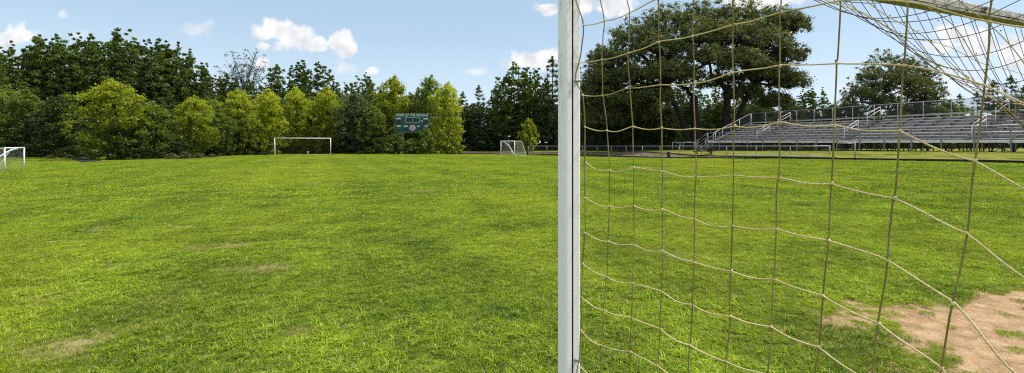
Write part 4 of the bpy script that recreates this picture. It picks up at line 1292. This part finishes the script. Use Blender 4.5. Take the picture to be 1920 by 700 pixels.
for x_ in (-2.2, 0, 2.2):
    l2 = MB(); l2.box((x_ - .04, -.14, -.2), (x_ + .04, -.07, .235)); l2.box((x_ - .04, .07, -.2), (x_ + .04, .14, .235)); l2.box((x_ - .035, -.068, .14), (x_ + .035, .068, .22))
    l2.build("leg", M['dull_steel'], bn)
def bin_(loc, r, h, label):
    o = empty("litter_bin", loc); tag(o, label, "litter bin")
    MB().tube([(0, 0, -.03), (0, 0, .02), (0, 0, h * .95)], [r * .86, r * .88, r], 16).build("body", M['black_rubber'], o, True)
    MB().tube([(0, 0, h * .95), (0, 0, h * .99), (0, 0, h)], [r * 1.07, r * 1.07, r * .9], 16).build("rim", M['dull_steel'], o, True)
bin_(at(1254, 47.5), .18, .68, "black litter bin by the fence left of the picnic table")
bin_(at(989, 66.5), .15, .66, "black litter bin at the end of the fence by the box goal")

# ------------------------------------------------------------------ sky
SUN_EL, SUN_AZ = 57, 80          # azimuth measured from +Y towards +X
w = bpy.data.worlds.new("World"); scene.world = w; w.use_nodes = True
t = w.node_tree; t.nodes.clear()
sky = N(t, 'ShaderNodeTexSky', sky_type='NISHITA')
sky.sun_disc = False; sky.sun_elevation = R(SUN_EL); sky.sun_rotation = R(SUN_AZ)
sky.air_density = 1.0; sky.dust_density = 1.0; sky.ozone_density = 2.0
tc = N(t, 'ShaderNodeTexCoord')
sp = N(t, 'ShaderNodeSeparateXYZ'); L(t, tc.outputs['Generated'], sp.inputs[0])
ysafe = math_n(t, 'MAXIMUM', sp.outputs[1], .05)
cu = math_n(t, 'DIVIDE', sp.outputs[0], ysafe); cv = math_n(t, 'DIVIDE', sp.outputs[2], ysafe)
cm = N(t, 'ShaderNodeCombineXYZ'); L(t, cu, cm.inputs[0]); L(t, cv, cm.inputs[1])
C0 = cm.outputs[0]
def K(px, py): return ((px - 960) / FOC, (268 - py) / FOC)
def fb(vec, scale, det, off=(0, 0, 0), rough=.62):
    mp = N(t, 'ShaderNodeMapping'); mp.inputs['Location'].default_value = off; L(t, vec, mp.inputs[0])
    return noise(t, mp.outputs[0], scale, det, rough)
n_a = fb(C0, 24, 8, rough=.56); n_s = fb(C0, 17, 6, rough=.55); n_b = fb(C0, 17, 6, (-.012, -.016, 0), .55)
def cloud(blobs):
    acc = None
    for px, py, rx, ry in blobs:
        u_, v_ = K(px, py)
        mp = N(t, 'ShaderNodeMapping', vector_type='TEXTURE')
        mp.inputs['Location'].default_value = (u_, v_, 0); mp.inputs['Scale'].default_value = (rx / FOC, ry / FOC, 1)
        L(t, C0, mp.inputs[0])
        ln_ = N(t, 'ShaderNodeVectorMath', operation='LENGTH'); L(t, mp.outputs[0], ln_.inputs[0])
        d_ = math_n(t, 'SUBTRACT', 1, ln_.outputs['Value'])
        acc = d_ if acc is None else math_n(t, 'MAXIMUM', acc, d_)
    return acc
puffs = cloud([(520, 55, 40, 30), (550, 70, 52, 30), (496, 60, 30, 22), (590, 84, 50, 20), (634, 80, 36, 25), (655, 88, 28, 16), (492, 87, 16, 9),
               (46, 64, 36, 24), (5, 74, 30, 18), (694, 134, 20, 11), (490, 119, 15, 12),
               (985, 115, 48, 22), (1030, 112, 36, 26), (1150, 12, 60, 26), (1090, 14, 40, 22), (1024, 18, 28, 17), (1420, 0, 90, 24),
               (1790, 66, 40, 30), (1760, 92, 40, 20), (1840, 84, 50, 36), (1900, 100, 50, 40)])
wisps = cloud([(372, 55, 48, 22), (120, 30, 26, 14), (322, 84, 26, 14), (650, 130, 50, 16), (890, 134, 44, 10), (1690, 172, 80, 26), (1590, 165, 50, 20), (1800, 150, 120, 50), (985, 165, 60, 12), (2, 104, 28, 16), (150, 70, 30, 16)])
dn_ = math_n(t, 'ADD', puffs, math_n(t, 'MULTIPLY', math_n(t, 'SUBTRACT', n_a, .5), 2.2))
kp = ramp(t, dn_, .03, .46)
dw_ = math_n(t, 'ADD', math_n(t, 'MULTIPLY', wisps, .8), math_n(t, 'MULTIPLY', math_n(t, 'SUBTRACT', n_a, .52), 2.2))
kw = math_n(t, 'MULTIPLY', ramp(t, dw_, .1, .75), .55)
kc = math_n(t, 'MAXIMUM', kp, kw)
lit = math_n(t, 'ADD', math_n(t, 'MULTIPLY', math_n(t, 'SUBTRACT', n_s, n_b), 4.0), .66, True)
ccol = mixc(t, lit, (6.2, 6.5, 6.9), (8.5, 8.5, 8.5))
# light summer haze over the clear sky
haze = mixc(t, .6, sky.outputs[0], (5.2, 7.0, 8.7))
haze = mixc(t, math_n(t, 'MULTIPLY', ramp(t, sp.outputs[2], .26, .0), .62), haze, (7.3, 8.6, 9.6))
final = mixc(t, kc, haze, ccol)
# fair-weather cloud added out of view, behind and above, to raise the ambient light
g3 = noise(t, tc.outputs['Generated'], 2.6, 5, .55)
else_ = math_n(t, 'MAXIMUM', ramp(t, sp.outputs[1], .15, -.15), ramp(t, sp.outputs[2], .42, .6))
final = mixc(t, math_n(t, 'MULTIPLY', math_n(t, 'MULTIPLY', ramp(t, g3, .44, .60), else_), ramp(t, sp.outputs[2], .02, .12)), final, (9.4, 9.4, 9.5))
bg = N(t, 'ShaderNodeBackground'); bg.inputs['Strength'].default_value = .119
L(t, final, bg.inputs[0])
wo = N(t, 'ShaderNodeOutputWorld'); L(t, bg.outputs[0], wo.inputs[0])

sun = bpy.data.lights.new("sun", 'SUN'); sun.energy = 5.0; sun.angle = R(.53); sun.color = (1, .95, .86)
so = link(bpy.data.objects.new("sun", sun))
d = Vector((math.sin(R(SUN_AZ)) * math.cos(R(SUN_EL)), math.cos(R(SUN_AZ)) * math.cos(R(SUN_EL)), math.sin(R(SUN_EL))))
so.rotation_euler = d.to_track_quat('Z', 'Y').to_euler(); so.location = (20, 60, 60)

# ------------------------------------------------------------------ camera
cam = bpy.data.cameras.new("camera"); cam.sensor_width = 36; cam.lens = FOC / 1920 * 36
cam.shift_y = -(350 - 268) / 1920; cam.clip_end = 3000; cam.clip_start = .05
co = link(bpy.data.objects.new("camera", cam)); co.location = (0, 0, EYE); co.rotation_euler = (R(90), 0, 0)
scene.camera = co
scene.render.engine = 'CYCLES'
scene.cycles.max_bounces = 7; scene.cycles.diffuse_bounces = 3; scene.cycles.transmission_bounces = 4
scene.cycles.transparent_max_bounces = 24; scene.cycles.caustics_reflective = False; scene.cycles.caustics_refractive = False
scene.cycles.use_denoising = False
scene.cycles.filter_width = 1.15
scene.cycles.sample_clamp_indirect = 4
scene.view_settings.view_transform = 'Standard'; scene.view_settings.look = 'None'; scene.view_settings.exposure = 0
